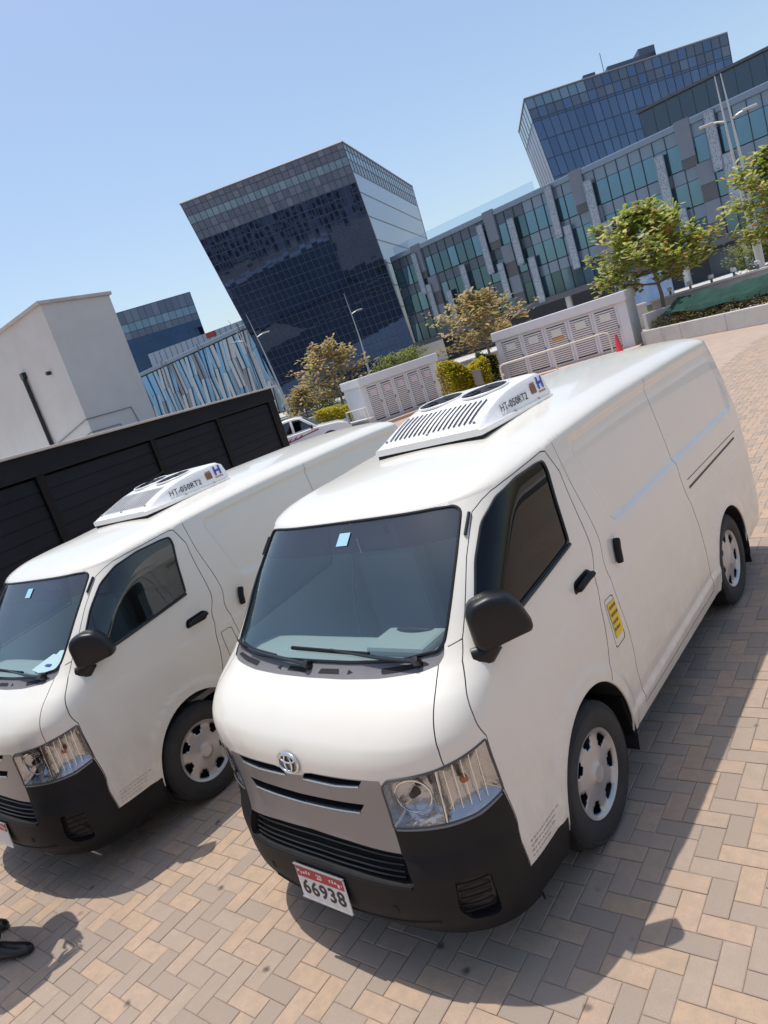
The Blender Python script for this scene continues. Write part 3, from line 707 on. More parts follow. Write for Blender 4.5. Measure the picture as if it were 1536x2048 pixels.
def make_van():
    root = empty('cargo_van')
    body = patch(['body'], M_paint, 'body', root)
    for s_ in (1, -1): patch(['panel_gap'], M_gap, 'panel_gap', body, side=s_, off=-.007)
    patch(['fuel_gap'], M_gap, 'panel_gap', body, side=1, off=-.007)
    hood = patch(['hood'], M_paint, 'hood', root, lip=.008)
    # front end
    bp = patch(['bumper'], M_blk, 'bumper', root, off=.002, lip=.012)
    gr = patch(['grille'], M_silver, 'grille', root, off=.001, lip=.01)
    for s in (1, -1):
        pit(P_sl1, .05, s).build('grille_slot', M_dark, gr)
        pit(P_fog, .035, s, .002).build('fog_recess', M_blk2, bp)
        fg = MB()
        for k in range(5):
            z = .49 - .032 * k; fg.tube(curve3([(.705, z), (.78, z), (.845, z)], -.012, s), .004, 6)
        fg.build('fog_slat', M_blk, bp)
        for (a, b) in ((.386, .398), ):
            decal([(a, b), (a + .03, b), (a + .03, b - .035), (a, b - .035)], .004, s).build('tow_cover', M_dark, bp)
    pit(P_sl2, .05).build('grille_slot', M_dark, gr)
    trim([(-.343, .801), (-.18, .795), (0, .791), (.18, .795), (.343, .801)], .005, .002).build('grille_trim', M_bar, gr, 40)  # edge highlights below the slots, put in as brighter chrome lines
    for s in (1, -1): trim([(.06, .916), (.251, .914), (.381, .924)], .0045, .002, s).build('grille_trim', M_bar, gr, 40)
    pit(P_int, .06).build('intake', M_dark, bp)
    for z in (.625, .60, .572, .545):
        trim(both([(0, z - .005), (.25, z - .008), (.49, z - .018)])[::-1] if False else [(-.49, z - .018), (-.25, z - .008), (0, z - .005), (.25, z - .008), (.49, z - .018)], .006, -.026).build('intake_slat', M_blk2, bp, 40)
    trim([(-.52, .497), (-.2, .510), (0, .512), (.2, .510), (.52, .497)], .009, .002, flat=1.0).build('bumper_lip', M_blk, bp, 40)
    trim([(-.42, .318), (-.2, .306), (0, .304), (.2, .306), (.42, .318), (.60, .335)], .006, .002).build('bumper_groove', M_dark, bp, 40)
    for s in (1, -1):
        h = empty('headlight', (0, 0, 0), 0, root)
        patch(['headlight'], M_lens, 'lens', h, side=s, off=.003)
        # reflector bowl: deep floor with a lip, split by a divider
        c = np.array(P_hl); q = resamp(P_hl, .02); cc = np.array([.70, .86])
        def bowl(sel, name, mat, depth, ctr):
            pts = [p for p in q if sel(p)]
            edge = [(.728, .975), (.712, .744)] if ctr[0] < .72 else [(.712, .744), (.728, .975)]
            poly = pts
            mb = MB(); rings = []
            for k, sc_ in enumerate((1, .86, .66, .44, .2)):
                dd = [.004, .030, .048, .058, .062][k] * depth / .062
                rings.append(curve3([tuple(np.array(ctr) + (np.array(p) - np.array(ctr)) * sc_) for p in poly], -dd, s, 9, True))
            n = len(rings[0]); vs = [p for r in rings for p in r]
            mb.add(vs, [(i * n + j, i * n + (j + 1) % n, (i + 1) * n + (j + 1) % n, (i + 1) * n + j) for i in range(4) for j in range(n)] + [tuple(range(4 * n, 5 * n))])
            return mb.build(name, mat, h, 30)
        bowl(lambda p: p[0] < .735, 'reflector', M_refl, .085, (.60, .86))
        bowl(lambda p: p[0] > .705, 'indicator_bowl', M_refl, .05, (.84, .87))
        trim([(.727, .972), (.716, .748)], .006, -.004, s).build('divider', M_chrome, h, 40)
        rg = MB(); rg.tube([tuple(np.array(curve3([(.60 + .078 * math.cos(a), .862 + .072 * math.sin(a)), (.601 + .078 * math.cos(a), .862 + .072 * math.sin(a))], -.03, s)[0])) for a in [6.2832 * k / 30 for k in range(30)]], .005, 6, True); rg.build('reflector_ring', M_chrome, h, 60)
        rb_ = MB()
        for k in range(5): rb_.tube(curve3([(.755 + .038 * k, .955 + .012 * k), (.752 + .038 * k, .775)], -.018, s), .0025, 4)
        rb_.build('lens_rib', M_chrome, h)
        ctr = curve3([(.60, .862), (.602, .862)], -.045, s)[0]
        MB().lathe([(0, .02), (.012, .018), (.016, .0), (.02, -.02), (0, -.02)], 14, Matrix.Rotation(math.pi / 2, 3, 'X')).build('bulb', M_dark, h, 40, loc=ctr)
        ctr2 = curve3([(.83, .885), (.832, .885)], -.03, s)[0]
        MB().lathe([(0, .02), (.014, .014), (.018, -.004), (0, -.01)], 14, Matrix.Rotation(math.pi / 2, 3, 'X')).build('indicator_bulb', MAT('amber_bulb', (.5, .12, .03), .2), h, 40, loc=ctr2)
        trim(P_hl, .0045, .001, s, True).build('bezel', M_gap, h, 40)
        trim([(.50, .735), (.72, .733), (.85, .738), (.955, .762)], .006, -.001, s).build('lower_trim', M_chrome if False else M_silver, h, 40)
    # emblem
    em = empty('emblem', (0, 0, 0), 0, root)
    def oval(rx, rz, cx_, cz_, r, n=36):
        ps = []
        for k in range(n):
            a = 2 * math.pi * k / n; x = cx_ + rx * math.cos(a); z = cz_ + rz * math.sin(a)
            ps.append((x, float(YF(z)) + .9 * abs(x) ** 2.2 * .2 - .010, z))
        return MB().tube(ps, r, 8, True)
    oval(.064, .044, -.006, .985, .0062).build('outer_ring', M_chrome, em, 50)
    oval(.022, .040, -.006, .985, .0050).build('inner_ring', M_chrome, em, 50)
    oval(.046, .0165, -.006, 1.004, .0050).build('cross_ring', M_chrome, em, 50)
    bk = MB(); ps = [(-.006 + .06 * math.cos(2 * math.pi * k / 30), float(YF(.985 + .04 * math.sin(2 * math.pi * k / 30))) - .004, .985 + .04 * math.sin(2 * math.pi * k / 30)) for k in range(30)]
    bk.add(ps, [tuple(range(30))]).build('backing', M_silver, em)
    # number plate
    pl = empty('number_plate', (-.005, -.016, .395), 0, root); pl.rotation_euler = (R_(-4), 0, 0)
    MB().box((0, 0, 0), (.315, .006, .165)).build('plate', M_plate, pl, bevel=.002)
    MB().box((0, -.0042, .052), (.300, .002, .048)).build('red_band', M_plred, pl)
    for k in range(2): MB().box((0, -.002, .0), (.32, .012, .006)).build('plate_rim', M_cap, pl, loc=(0, 0, .084 - .168 * k))
    RX = (math.pi / 2, 0, 0)
    d = link('plate_digits', text_mesh('66938', .098, bold=.002, spacing=1.08), M_ink, pl, (0, -.0040, -.026), RX); d.scale = (1.06, 1, 1)
    link('band_letters', text_mesh('20', .034, bold=.001), M_plate, pl, (.0, -.0056, .052), RX)
    rr = random.Random(6)
    for cx_ in (-.10, .105):
        for k in range(5): MB().box((cx_ - .036 + .018 * k, -.0056, .052 + rr.uniform(-.008, .008)), (rr.uniform(.006, .015), .001, rr.uniform(.005, .020))).build('band_mark', M_plate, pl)
    # glass, cowl, wipers
    gl = patch(['windshield'], M_ws, 'windshield', root, off=-.004, sel=lambda c: c[:, 1] < 1.675)
    patch(['windshield'], M_band, 'shade_band', gl, off=-.004, sel=lambda c: c[:, 1] >= 1.675)
    trim(P_ws, .009, -.001, 1, True, flat=.7).build('rubber_seal', M_blk2, gl, 40)
    decal([(-.006, 1.754), (.070, 1.754), (.060, 1.705), (-.02, 1.705)], .001).build('toll_tag', M_stk, gl)
    cw = patch(['cowl'], M_grey, 'cowl_panel', root, off=-.006, lip=.01)
    for s in (1, -1):
        decal(rnd_poly([(.40, 1.285), (.50, 1.292), (.60, 1.300), (.63, 1.290), (.52, 1.278), (.41, 1.270)], .01), -.004, s).build('cowl_vent', M_dark, cw)
        decal([(.05, 1.277), (.16, 1.279), (.17, 1.266), (.04, 1.264)], -.004, s).build('cowl_vent', M_dark, cw)
        decal([(.22, 1.279), (.25, 1.272), (.22, 1.266)], -.004, s).build('cowl_vent', M_dark, cw)
    for (pv, tip, b0, b1) in (((.575, 1.296), (.10, 1.330), (.33, 1.322), (-.17, 1.332)), ((-.03, 1.281), (-.50, 1.316), (-.27, 1.303), (-.655, 1.33))):
        w = empty('wiper', (0, 0, 0), 0, root)
        k = curve3([pv, ((pv[0] + tip[0]) / 2, (pv[1] + tip[1]) / 2), tip], .022, 1, .05)
        MB().tube(k, [.014 - .008 * i / (len(k) - 1) for i in range(len(k))], 8, flat=.6).build('arm', M_blk2, w, 40)
        MB().tube(curve3([b0, b1], .013, 1, .05), .008, 6, flat=1.2).build('blade', M_blk, w, 40)
        MB().lathe([(0, .02), (.017, .018), (.02, .0), (.02, -.02), (0, -.02)], 14, Matrix.Rotation(R_(35), 3, 'X')).build('pivot', M_blk2, w, 40, loc=curve3([pv, (pv[0] + .001, pv[1])], .014)[0])
    # doors
    for s in (1, -1):
        d = patch(['front_door'], M_paint, 'front_door', root, side=s, lip=.008)
        patch(['window'], M_tint, 'window', d, side=s, off=-.006)
        trim(P_win, .0075, -.002, s, True, flat=.8).build('window_seal', M_blk2, d, 40)
        trim([(.83, 1.298), (1.151, 1.330), (1.585, 1.379)], .012, .002, s, n=8, flat=.8).build('belt_moulding', M_blk2, d, 40)
        hd = MB(); P = curve3([(sy(1.285, 1.186), 1.186), (sy(1.33, 1.192), 1.192), (sy(1.40, 1.197), 1.197), (sy(1.455, 1.196), 1.196)], .020, s, .02)
        hd.tube(P, [.017] + [.020] * (len(P) - 2) + [.018], 10, flat=.75); hd.build('handle', M_blk, d, 50)
        decal(rnd_poly([(sy(1.27, 1.165), 1.165), (sy(1.29, 1.222), 1.222), (sy(1.44, 1.228), 1.228), (sy(1.48, 1.20), 1.20), (sy(1.45, 1.16), 1.16)], .02), .0012, s).build('handle_cup', M_blk, d)
        if s > 0:
            rr = random.Random(11); lt = MB()
            for row in range(4):
                a = 1.075
                while a < 1.275 - row * .018:
                    w_ = rr.uniform(.008, .024); z0 = .492 - .0215 * row - (.02 * (a - 1.07))
                    hgt = rr.uniform(.004, .007)
                    q = decal([(a, z0 + hgt), (a + w_, z0 + hgt), (a + w_, z0), (a, z0)], .0015, s, .05); lt.add(q.v, q.f); a += w_ + rr.uniform(.004, .009)
            lt.build('small_print', MAT('faded_print', (.46, .36, .32), .6), d)
        # mirror: angled housing on a foot (kerb side only)
        if s < 0: mi = None
        else: mi = empty('side_mirror', (0, 0, 0), 0, root)
        if mi:
            ax = Vector((.15, .13, 0)).normalized(); nb = Vector((-.65, .75, 0)).normalized()
            outl = [(-.118, -.085), (-.121, .055), (-.095, .098), (-.02, .115), (.055, .100), (.10, .045), (.128, -.045), (.118, -.075), (.06, -.083), (-.03, -.098), (-.085, -.108)]
            outl = rnd_poly(outl, .022, 3); cm = Vector((.868, .603, 1.385)); rings = []
            for (dp, sc_) in ((-.052, .74), (-.047, .88), (-.034, .965), (.0, 1.0), (.040, .985), (.046, .95)):
                rings.append([cm + ax * (a * sc_) + Vector((0, 0, b * sc_)) + nb * dp for a, b in outl])
            n = len(outl); mb = MB(); mb.add([Vector((p.x * s, p.y, p.z)) for r in rings for p in r], [(i * n + j, i * n + (j + 1) % n, (i + 1) * n + (j + 1) % n, (i + 1) * n + j) for i in range(5) for j in range(n)] + [tuple(range(n))[::-1], tuple(range(5 * n, 6 * n))])
            mb.build('housing', M_mir, mi, 40)
            mb = MB(); mb.add([Vector(((cm + ax * (a * .88) + Vector((0, 0, b * .88)) + nb * .048).x * s, (cm + ax * (a * .88) + nb * .048).y, cm.z + b * .88)) for a, b in outl], [tuple(range(n))]); mb.build('mirror_glass', M_chrome, mi)
            mb = MB(); mb.tube([(.835 * s, .575, 1.30), (.805 * s, .545, 1.262), (.765 * s, .52, 1.255)], [.032, .036, .040], 10, flat=1.3); mb.build('mirror_foot', M_mir, mi, 50)
        for (a, b) in ((.775, 1.245), (.79, 1.235)): pass
        # rest of the flank
        sd_ = patch(['sliding_door'], M_paint, 'sliding_door', root, side=s, lip=.008)
        P = curve3([(2.085, 1.236), (2.105, 1.20), (2.125, 1.16), (2.143, 1.115)], .018, s, .02)
        MB().tube(P, [.020] + [.024] * (len(P) - 2) + [.020], 10, flat=.75).build('handle', M_blk, sd_, 50)
        decal(rnd_poly([(2.02, 1.235), (2.06, 1.262), (2.14, 1.25), (2.20, 1.18), (2.215, 1.10), (2.15, 1.085), (2.09, 1.14)], .02), .0012, s).build('handle_cup', M_bulk if False else M_paint, sd_)
        rl = decal([(3.235, 1.096), (4.25, 1.096), (4.25, 1.080), (3.235, 1.080)], .0018, s); rl.build('slide_rail', M_gap, root)
        trim([(3.23, 1.142), (4.30, 1.130)], .0028, .0006, s, n=4).build('rail_crease', M_gap, root)
        patch(['sill_trim'], M_blk, 'sill_trim', root, side=s, off=.0, lip=.01)
        patch(['tail_light'], M_red, 'tail_light', root, side=s, off=.006, lip=.01)
        if s < 0: patch(['fuel_door', 'fuel_gap'], M_paint, 'flank_panel', root, side=s)
        if s > 0:
            fd = patch(['fuel_door'], M_paint, 'fuel_door', root, side=s, lip=.006)
        pl_ = [(sy(A[0] + A[1] * math.cos(R_(an)), .335 + A[2] * math.sin(R_(an))), .335 + A[2] * math.sin(R_(an))) for A in (AF,) for an in range(-5, 186, 6)]
        trim(pl_, .007, -.004, s).build('arch_lip', M_paint, root, 50)
        pl_ = [(sy(A[0] + A[1] * math.cos(R_(an)), .335 + A[2] * math.sin(R_(an))), .335 + A[2] * math.sin(R_(an))) for A in (AR,) for an in range(-5, 186, 6)]
        trim(pl_, .007, -.004, s).build('arch_lip', M_paint, root, 50)
        for A in (AF, AR):
            ln = MB(); n = 20; vs = []
            for xx in (.40, .846):
                for k in range(n + 1):
                    a = R_(-20 + 220 * k / n); vs.append((xx * s, A[0] + (A[1] + .003) * math.cos(a), .335 + (A[2] + .003) * math.sin(a)))
            ln.add(vs, [(k, k + 1, n + 2 + k, n + 1 + k) for k in range(n)] + [tuple(range(n + 1))]); ln.build('arch_liner', M_dark, root)
        MB().box((.735 * s, 1.488, .36), (.19, .012, .30), M=Matrix.Rotation(R_(8), 3, 'X')).build('mud_flap', M_blk, root, bevel=.003)
        MB().box((.735 * s, 4.045, .30), (.20, .012, .36), M=Matrix.Rotation(R_(6), 3, 'X')).build('mud_flap', M_blk, root, bevel=.003)
        trim([(.775, 1.745), (.757, 1.672)], .008, .006, s, n=6).build('pillar_clip', M_blk2, root, 40)
    MB().box((0, 2.4, .36), (1.30, 3.9, .22)).build('underbody', M_dark, root)  # plain dark box added to block light under the van
    for s in (1, -1):
        for y in (1.075, 3.64): wheel(root, .735, y, s)
    # cab interior
    MB().hexa([(-.72, .45, .62), (.72, .45, .62), (.72, 1.72, .62), (-.72, 1.72, .62)], [(-.72, .45, .66), (.72, .45, .66), (.72, 1.72, .66), (-.72, 1.72, .66)]).build('cab_floor', M_seat, root)
    ds = MB(); pr = [(.40, .9), (.385, 1.20), (.43, 1.245), (.55, 1.262), (.66, 1.255), (.735, 1.22), (.76, 1.10), (.72, .9)]
    ds.hexa([(-.70, y, z) for y, z in pr], [(.70, y, z) for y, z in pr]); dsh = ds.build('dashboard', M_dash, root, bevel=.012)
    MB().box((.36, .60, 1.275), (.34, .20, .05)).build('instrument_hood', M_dash, dsh, bevel=.02)
    st = MB(); Mx = Matrix.Rotation(R_(-38), 3, 'X'); cs = Vector((.36, .80, 1.19))
    st.tube([cs + Mx @ Vector((.19 * math.cos(2 * math.pi * k / 36), .19 * math.sin(2 * math.pi * k / 36), 0)) for k in range(36)], .014, 8, True)
    for an in (90, 210, 330): st.tube([cs, cs + Mx @ Vector((.19 * math.cos(R_(an)), .19 * math.sin(R_(an)), 0))], .014, 6)
    st.tube([cs, (.36, .70, 1.08)], .03, 8); st.build('steering_wheel', M_blk, root, 50)
    for x in (-.40, .38):
        se = MB(); se.box((x, 1.22, .80), (.50, .50, .16)); se.box((x, 1.47, 1.10), (.48, .13, .62), M=None); o = se.build('seat', M_seat, root, bevel=.04)
        MB().box((x, 1.49, 1.50), (.26, .09, .17)).build('headrest', M_seat, o, bevel=.03)
    bk = MB(); pr = [(-.76, .62), (.76, .62), (.79, 1.1), (.77, 1.35), (.71, 1.76), (.55, 1.87), (-.55, 1.87), (-.71, 1.76), (-.77, 1.35), (-.79, 1.1)]
    bk.hexa([(x, 1.66, z) for x, z in pr], [(x, 1.70, z) for x, z in pr]); bk.build('bulkhead', M_bulk, root)
    rm = MB(); rm.box((.03, .93, 1.71), (.24, .03, .07)); rm.tube([(.03, .93, 1.74), (.03, .96, 1.82)], .012, 6); rm.build('interior_mirror', M_blk2, root, bevel=.01)
    for x in (-.34, .36): MB().box((x, 1.0, 1.79), (.44, .17, .018), M=Matrix.Rotation(R_(20), 3, 'X')).build('sun_visor', M_beige, root, bevel=.006)
    ac_unit(root)
    return root
van_a = make_van()
tag(van_a, 'white refrigerated cargo van in front with plate 66938 and yellow fuel flap sticker', 'van', 'white refrigerated vans parked side by side')
van_b = copy_tree(van_a); van_b.location = (-2.667, -.439, 0); van_b.rotation_euler = (0, 0, .057)
tag(van_b, 'white refrigerated cargo van parked further left, cut off by the photo edge, papers on dashboard', 'van')
# what only the nearer van has: a yellow sticker on the fuel flap
fd = [c for c in van_a.children if c.name.startswith('fuel_door')][0]
st = decal([(1.962, .992), (2.040, .985), (2.054, .805), (1.974, .800)], .003).build('sticker', M_yel, fd)
rr = random.Random(5); lt = MB()
for z in (.955, .915, .875, .838):
    a = 1.975
    while a < 2.025:
        w_ = rr.uniform(.008, .02); q = decal([(a, z + .016), (a + w_, z + .016), (a + w_, z), (a, z)], .0042, 1, .05); lt.add(q.v, q.f); a += w_ + .005
lt.build('sticker_print', M_brn, fd)
# what only the farther van has: clearer door glass, papers, a wiper-like cable on the cooling unit, its own plate
for c in list(van_b.children):
    if c.name.startswith('front_door'):
        for k in c.children:
            if k.name.startswith('window') and 'seal' not in k.name:
                k.data = k.data.copy(); k.data.materials.clear(); k.data.materials.append(M_clear)
    if c.name.startswith('number_plate'):
        for k in list(c.children):
            if k.name.startswith('plate_digits'): bpy.data.objects.remove(k)
    if c.name.startswith('fuel_door'): pass
    if c.name.startswith('dashboard'):
        pp = MB(); pp.quad((.40, .44, 1.30), (.64, .47, 1.30), (.61, .66, 1.36), (.37, .64, 1.35)); pp.quad((.26, .47, 1.30), (.42, .44, 1.30), (.46, .60, 1.335), (.30, .62, 1.335)); pp.build('paper', M_paper, c)
        pb = MB(); pb.box((.58, .62, 1.352), (.07, .03, .008)); pb.box((.45, .50, 1.322), (.06, .02, .006)); pb.build('paper_mark', M_blue, c)
    if c.name.startswith('refrigeration_unit'):
        MB().tube([(-.20, 2.02, 2.13), (-.10, 2.08, 2.15), (.0, 2.14, 2.19)], .006, 6).build('loose_cable', M_blk, c, 40)
# ================================================================== BUILDINGS
CV = Vector((CX, CY, 0))
def rel(x, y, z=0.0): return Vector((x + CX, y + CY, z))
M_tglass = MAT('dark_tower_glass', (.042, .074, .150), .03, metal=.85, var=(.15, (.030, .054, .112), .7))
M_tglass2 = MAT('parapet_glass', (.14, .175, .25), .15, metal=.1, pal=[(0, (.105, .135, .20)), (.7, (.13, .165, .24)), (1, (.18, .22, .29))], rnd='island')
M_tband = MAT('pale_glass_band', (.19, .29, .37), .12, metal=.15, pal=[(0, (.16, .25, .33)), (1, (.22, .33, .41))], rnd='island')
M_mull = MAT('mullion_grey', (.20, .215, .25), .45, metal=.4)
M_mulld = MAT('mullion_dark', (.075, .085, .11), .4, metal=.4)
M_flank = MAT('pale_metal_cladding', (.36, .41, .50), .30, metal=.5, pal=[(0, (.33, .38, .47)), (1, (.39, .44, .53))], rnd='island')
M_flank2 = MAT('pale_blue_cladding', (.50, .58, .70), .5)
M_bglass = MAT('blue_tower_glass', (.12, .165, .25), .06, metal=.7, pal=[(0, (.105, .15, .235)), (.6, (.12, .17, .26)), (1, (.14, .19, .28))], rnd='island')
M_core = MAT('building_core', (.05, .055, .065), .8)
M_roofm = MAT('roof_plant', (.10, .13, .19), .6)

def lerp(a, b, t): return a + (b - a) * t
def bil(c, u, v):
    return lerp(lerp(c[0], c[1], u), lerp(c[3], c[2], u), v)
def curtain(root, c, cols, rows, matf, mull, mw=.10, md=.12, tilt=.006, hmull=True, seed=1, out=1):
    """c = BL, BR, TR, TL seen from outside. joined panes per material and a mullion grid"""
    rr = random.Random(seed); n = (c[1] - c[0]).cross(c[3] - c[0]).normalized() * out; by = {}
    for j in range(len(rows) - 1):
        for i in range(cols):
            m = matf(i, j)
            if m is None: continue
            q = [bil(c, (i + du) / cols, rows[j + dv]) for du, dv in ((0, 0), (1, 0), (1, 1), (0, 1))]
            a, b = rr.uniform(-tilt, tilt), rr.uniform(-tilt, tilt); w = (q[1] - q[0]).length / 2; h = (q[3] - q[0]).length / 2
            q = [p + n * (sx * a * w + sz * b * h) for p, (sx, sz) in zip(q, ((-1, -1), (1, -1), (1, 1), (-1, 1)))]
            by.setdefault(m, MB()).quad(*q)
    for m, mb in by.items():
        o = mb.build('glazing', m, root); o['kind'] = 'stuff'
    g_ = MB()
    def bar(p, q, w):
        d = (q - p); s = d.cross(n).normalized() * w / 2
        lo = [p - s - n * .02, p + s - n * .02, p + s + n * md, p - s + n * md]; g_.hexa(lo, [x + d for x in lo])
    for i in range(cols + 1): bar(bil(c, i / cols, rows[0]), bil(c, i / cols, rows[-1]), mw)
    if hmull:
        for j in range(len(rows)): bar(bil(c, 0, rows[j]), bil(c, 1, rows[j]), mw * 1.1)
    if mull is not None:
        o = g_.build('mullions', mull, root); o['kind'] = 'stuff'

# --- leaning dark glass tower
TL, TR, FR = rel(-88, 73, 34.6), rel(-66.5, 87.6, 34.6), rel(-83.4, 127.9, 34.6); TK = TL + (FR - TR)
BL, BR, FB = rel(-87.9, 80.5), rel(-68.8, 93.4), rel(-84.0, 128.2); BK = BL + (FB - BR)
t1 = empty('leaning_tower', (*((BL + BR + FB + BK) / 4).xy, 0)); T1o = Vector(t1.location)
tag(t1, 'dark glass office tower leaning outward over the street, in the middle of the skyline', 'building', 'glass towers of the office complex')
L_ = lambda p: p - T1o
core = MB(); sh = lambda a, b: [L_(lerp(p, (a + b) / 2 if False else sum(bb, Vector()) / 4, .012)) for p, bb in ()]
def inset(ps, k=.012):
    c = sum(ps, Vector()) / len(ps); return [lerp(p, c, k) for p in ps]
core.hexa([L_(p) for p in inset([BL, BR, FB, BK])], [L_(p - Vector((0, 0, .25))) for p in inset([TL, TR, FR, TK])]); core.build('core', M_core, t1)
rows = [0, .03] + [.03 + .81 * k / 21 for k in range(1, 22)] + [.875, .91, .945, .975, 1.0]
def tm(i, j):
    r = (rows[j] + rows[j + 1]) / 2
    if r < .84: return M_tglass
    return M_tband if .905 < r < .945 else M_tglass2
curtain(t1, [L_(p) for p in (BL, BR, TR, TL)], 26, rows, tm, M_mulld, .07, .05, .0045, seed=3)
fc = [L_(p) for p in (BR, FB, FR, TR)]
curtain(t1, fc, 1, [0, .30, .40, .50, .60, .70, .80, .885], lambda i, j: M_flank, M_mull, .10, .06, 0, seed=4)
curtain(t1, [bil(fc, 0, .888), bil(fc, 1, .888), fc[2], fc[3]], 26, [0, .4, .75, 1], lambda i, j: M_tband if j == 1 else M_tglass2, M_mulld, .10, .05, .004, seed=5)
edge = MB()
for a, b in ((TL, TR), (TR, FR), (FR, TK), (TK, TL)): edge.tube([L_(a), L_(b)], .16, 6)
edge.build('coping', M_mull, t1)

# --- blue glass tower behind the podium, right
N2, R2, L2 = rel(-50, 114, 34.6), rel(-25.6, 137, 34.6), rel(-59.5, 129.9, 34.6); K2 = L2 + (R2 - N2)
n2, r2, l2 = rel(-46.6, 115.4), rel(-26.2, 136.4), rel(-55.6, 131.4); k2 = l2 + (r2 - n2)
t2 = empty('blue_tower', (*((n2 + r2 + l2 + k2) / 4).xy, 0)); T2o = Vector(t2.location); L2_ = lambda p: p - T2o
tag(t2, 'blue glass office tower rising behind the low wing, top right', 'building', 'glass towers of the office complex')
core = MB(); core.hexa([L2_(p) for p in inset([n2, r2, k2, l2], .03)], [L2_(p) for p in inset([lerp(q0, q1, .905) for q0, q1 in ((n2, N2), (r2, R2), (k2, K2), (l2, L2))], .03)]); core.build('core', M_core, t2)
rows2 = [.30] + [.30 + .595 * k / 7 for k in range(1, 8)] + [.905, .95, 1.0]
curtain(t2, [L2_(p) for p in (n2, r2, R2, N2)], 24, rows2, lambda i, j: (M_tband if (j == 9 and i < 7) else M_tglass2 if j >= 8 and (i * 7 + j) % 3 else M_bglass), M_mulld, .10, .05, .006, seed=6)
curtain(t2, [L2_(p) for p in (l2, n2, N2, L2)], 6, [.3, .9, 1.0], lambda i, j: M_flank2 if j == 0 else M_tband, M_mull, .10, .05, .0, seed=7)
tp = lambda a, b, z: L2_(lerp(lerp(N2, R2, a), lerp(L2, K2, a), b) + Vector((0, 0, z)))
pb = MB()
for (a0, a1, b0, b1, h) in ((.30, .36, .06, .3, .9), (.42, .66, .05, .35, 1.0), (.58, .66, .05, .3, 2.0)):
    lo = [tp(a0, b0, -.6), tp(a1, b0, -.6), tp(a1, b1, -.6), tp(a0, b1, -.6)]; pb.hexa(lo, [p + Vector((0, 0, .6 + h)) for p in lo])
pb.build('roof_plant', M_roofm, t2)
MB().tube([tp(.40, .05, 0), tp(.40, .05, 3.2)], .06, 5).build('aerial', M_mull, t2)
edge = MB()
for a, b in ((N2, R2), (N2, L2)): edge.tube([L2_(a), L2_(b)], .16, 6)
edge.build('coping', M_mull, t2)

# --- dark tower far left
A3, B3 = rel(-172, 79), rel(-146.5, 114.9); d3 = (B3 - A3).normalized(); n3 = Vector((d3.y, -d3.x, 0)); A4, B4 = A3 - n3 * 22, B3 - n3 * 22
t3 = empty('far_tower', (*((A3 + B3) / 2).xy, 0)); T3o = Vector(t3.location); up = lambda p, z: Vector((p.x, p.y, z)) - T3o
tag(t3, 'far dark glass tower behind the pale rendered building, left', 'building', 'glass towers of the office complex')
MB().hexa([up(lerp(p, (A3 + B4) / 2, .01), 0) for p in (A3, B3, B4, A4)], [up(lerp(p, (A3 + B4) / 2, .01), 34.2) for p in (A3, B3, B4, A4)]).build('core', M_core, t3)
rows3 = [0, .08, .16, .24, .32, .40, .47, .54, .61, .68, .75, .80, .85, .91, 1.0]
curtain(t3, [up(A3, 0), up(B3, 0), up(B3, 34.6), up(A3, 34.6)], 26, rows3, lambda i, j: M_tband if j == 12 else (M_tglass2 if j in (11, 13) else M_tglass), M_mulld, .10, .05, .012, seed=8)
curtain(t3, [up(B3, 0), up(B4, 0), up(B4, 34.6), up(B3, 34.6)], 12, rows3, lambda i, j: M_tglass, M_mulld, .10, .05, .01, seed=9)
# --- grey block between them
A5, B5 = polar(-56.5, 172), polar(-46.5, 160); d5 = (B5 - A5).normalized(); n5 = Vector((d5.y, -d5.x, 0))
gb = empty('grey_block', (*((A5 + B5) / 2).xy, 0)); up5 = lambda p, z: Vector((p.x, p.y, z)) - Vector(gb.location)
tag(gb, 'low pale grey metal-clad block with a small red sign, behind the zigzag wing', 'building')
q5 = [A5, B5, B5 - n5 * 14, A5 - n5 * 14]
MB().hexa([up5(p, 0) for p in q5], [up5(p, 21.6 if k < 2 else 22.6) for k, p in enumerate(q5)]).build('wall', M_flank, gb)
for k in range(1, 22): 
    p = lerp(A5, B5, k / 22) + n5 * .03; MB().tube([up5(p, 8), up5(p, 21.5)], .07, 4).build('cladding_rib', M_mull, gb)
MB().box(up5(lerp(A5, B5, .52) + n5 * .2, 21.0), (2.2, .3, 1.1), math.atan2(d5.y, d5.x)).build('red_sign', MAT('red_sign', (.55, .08, .07), .6), gb)

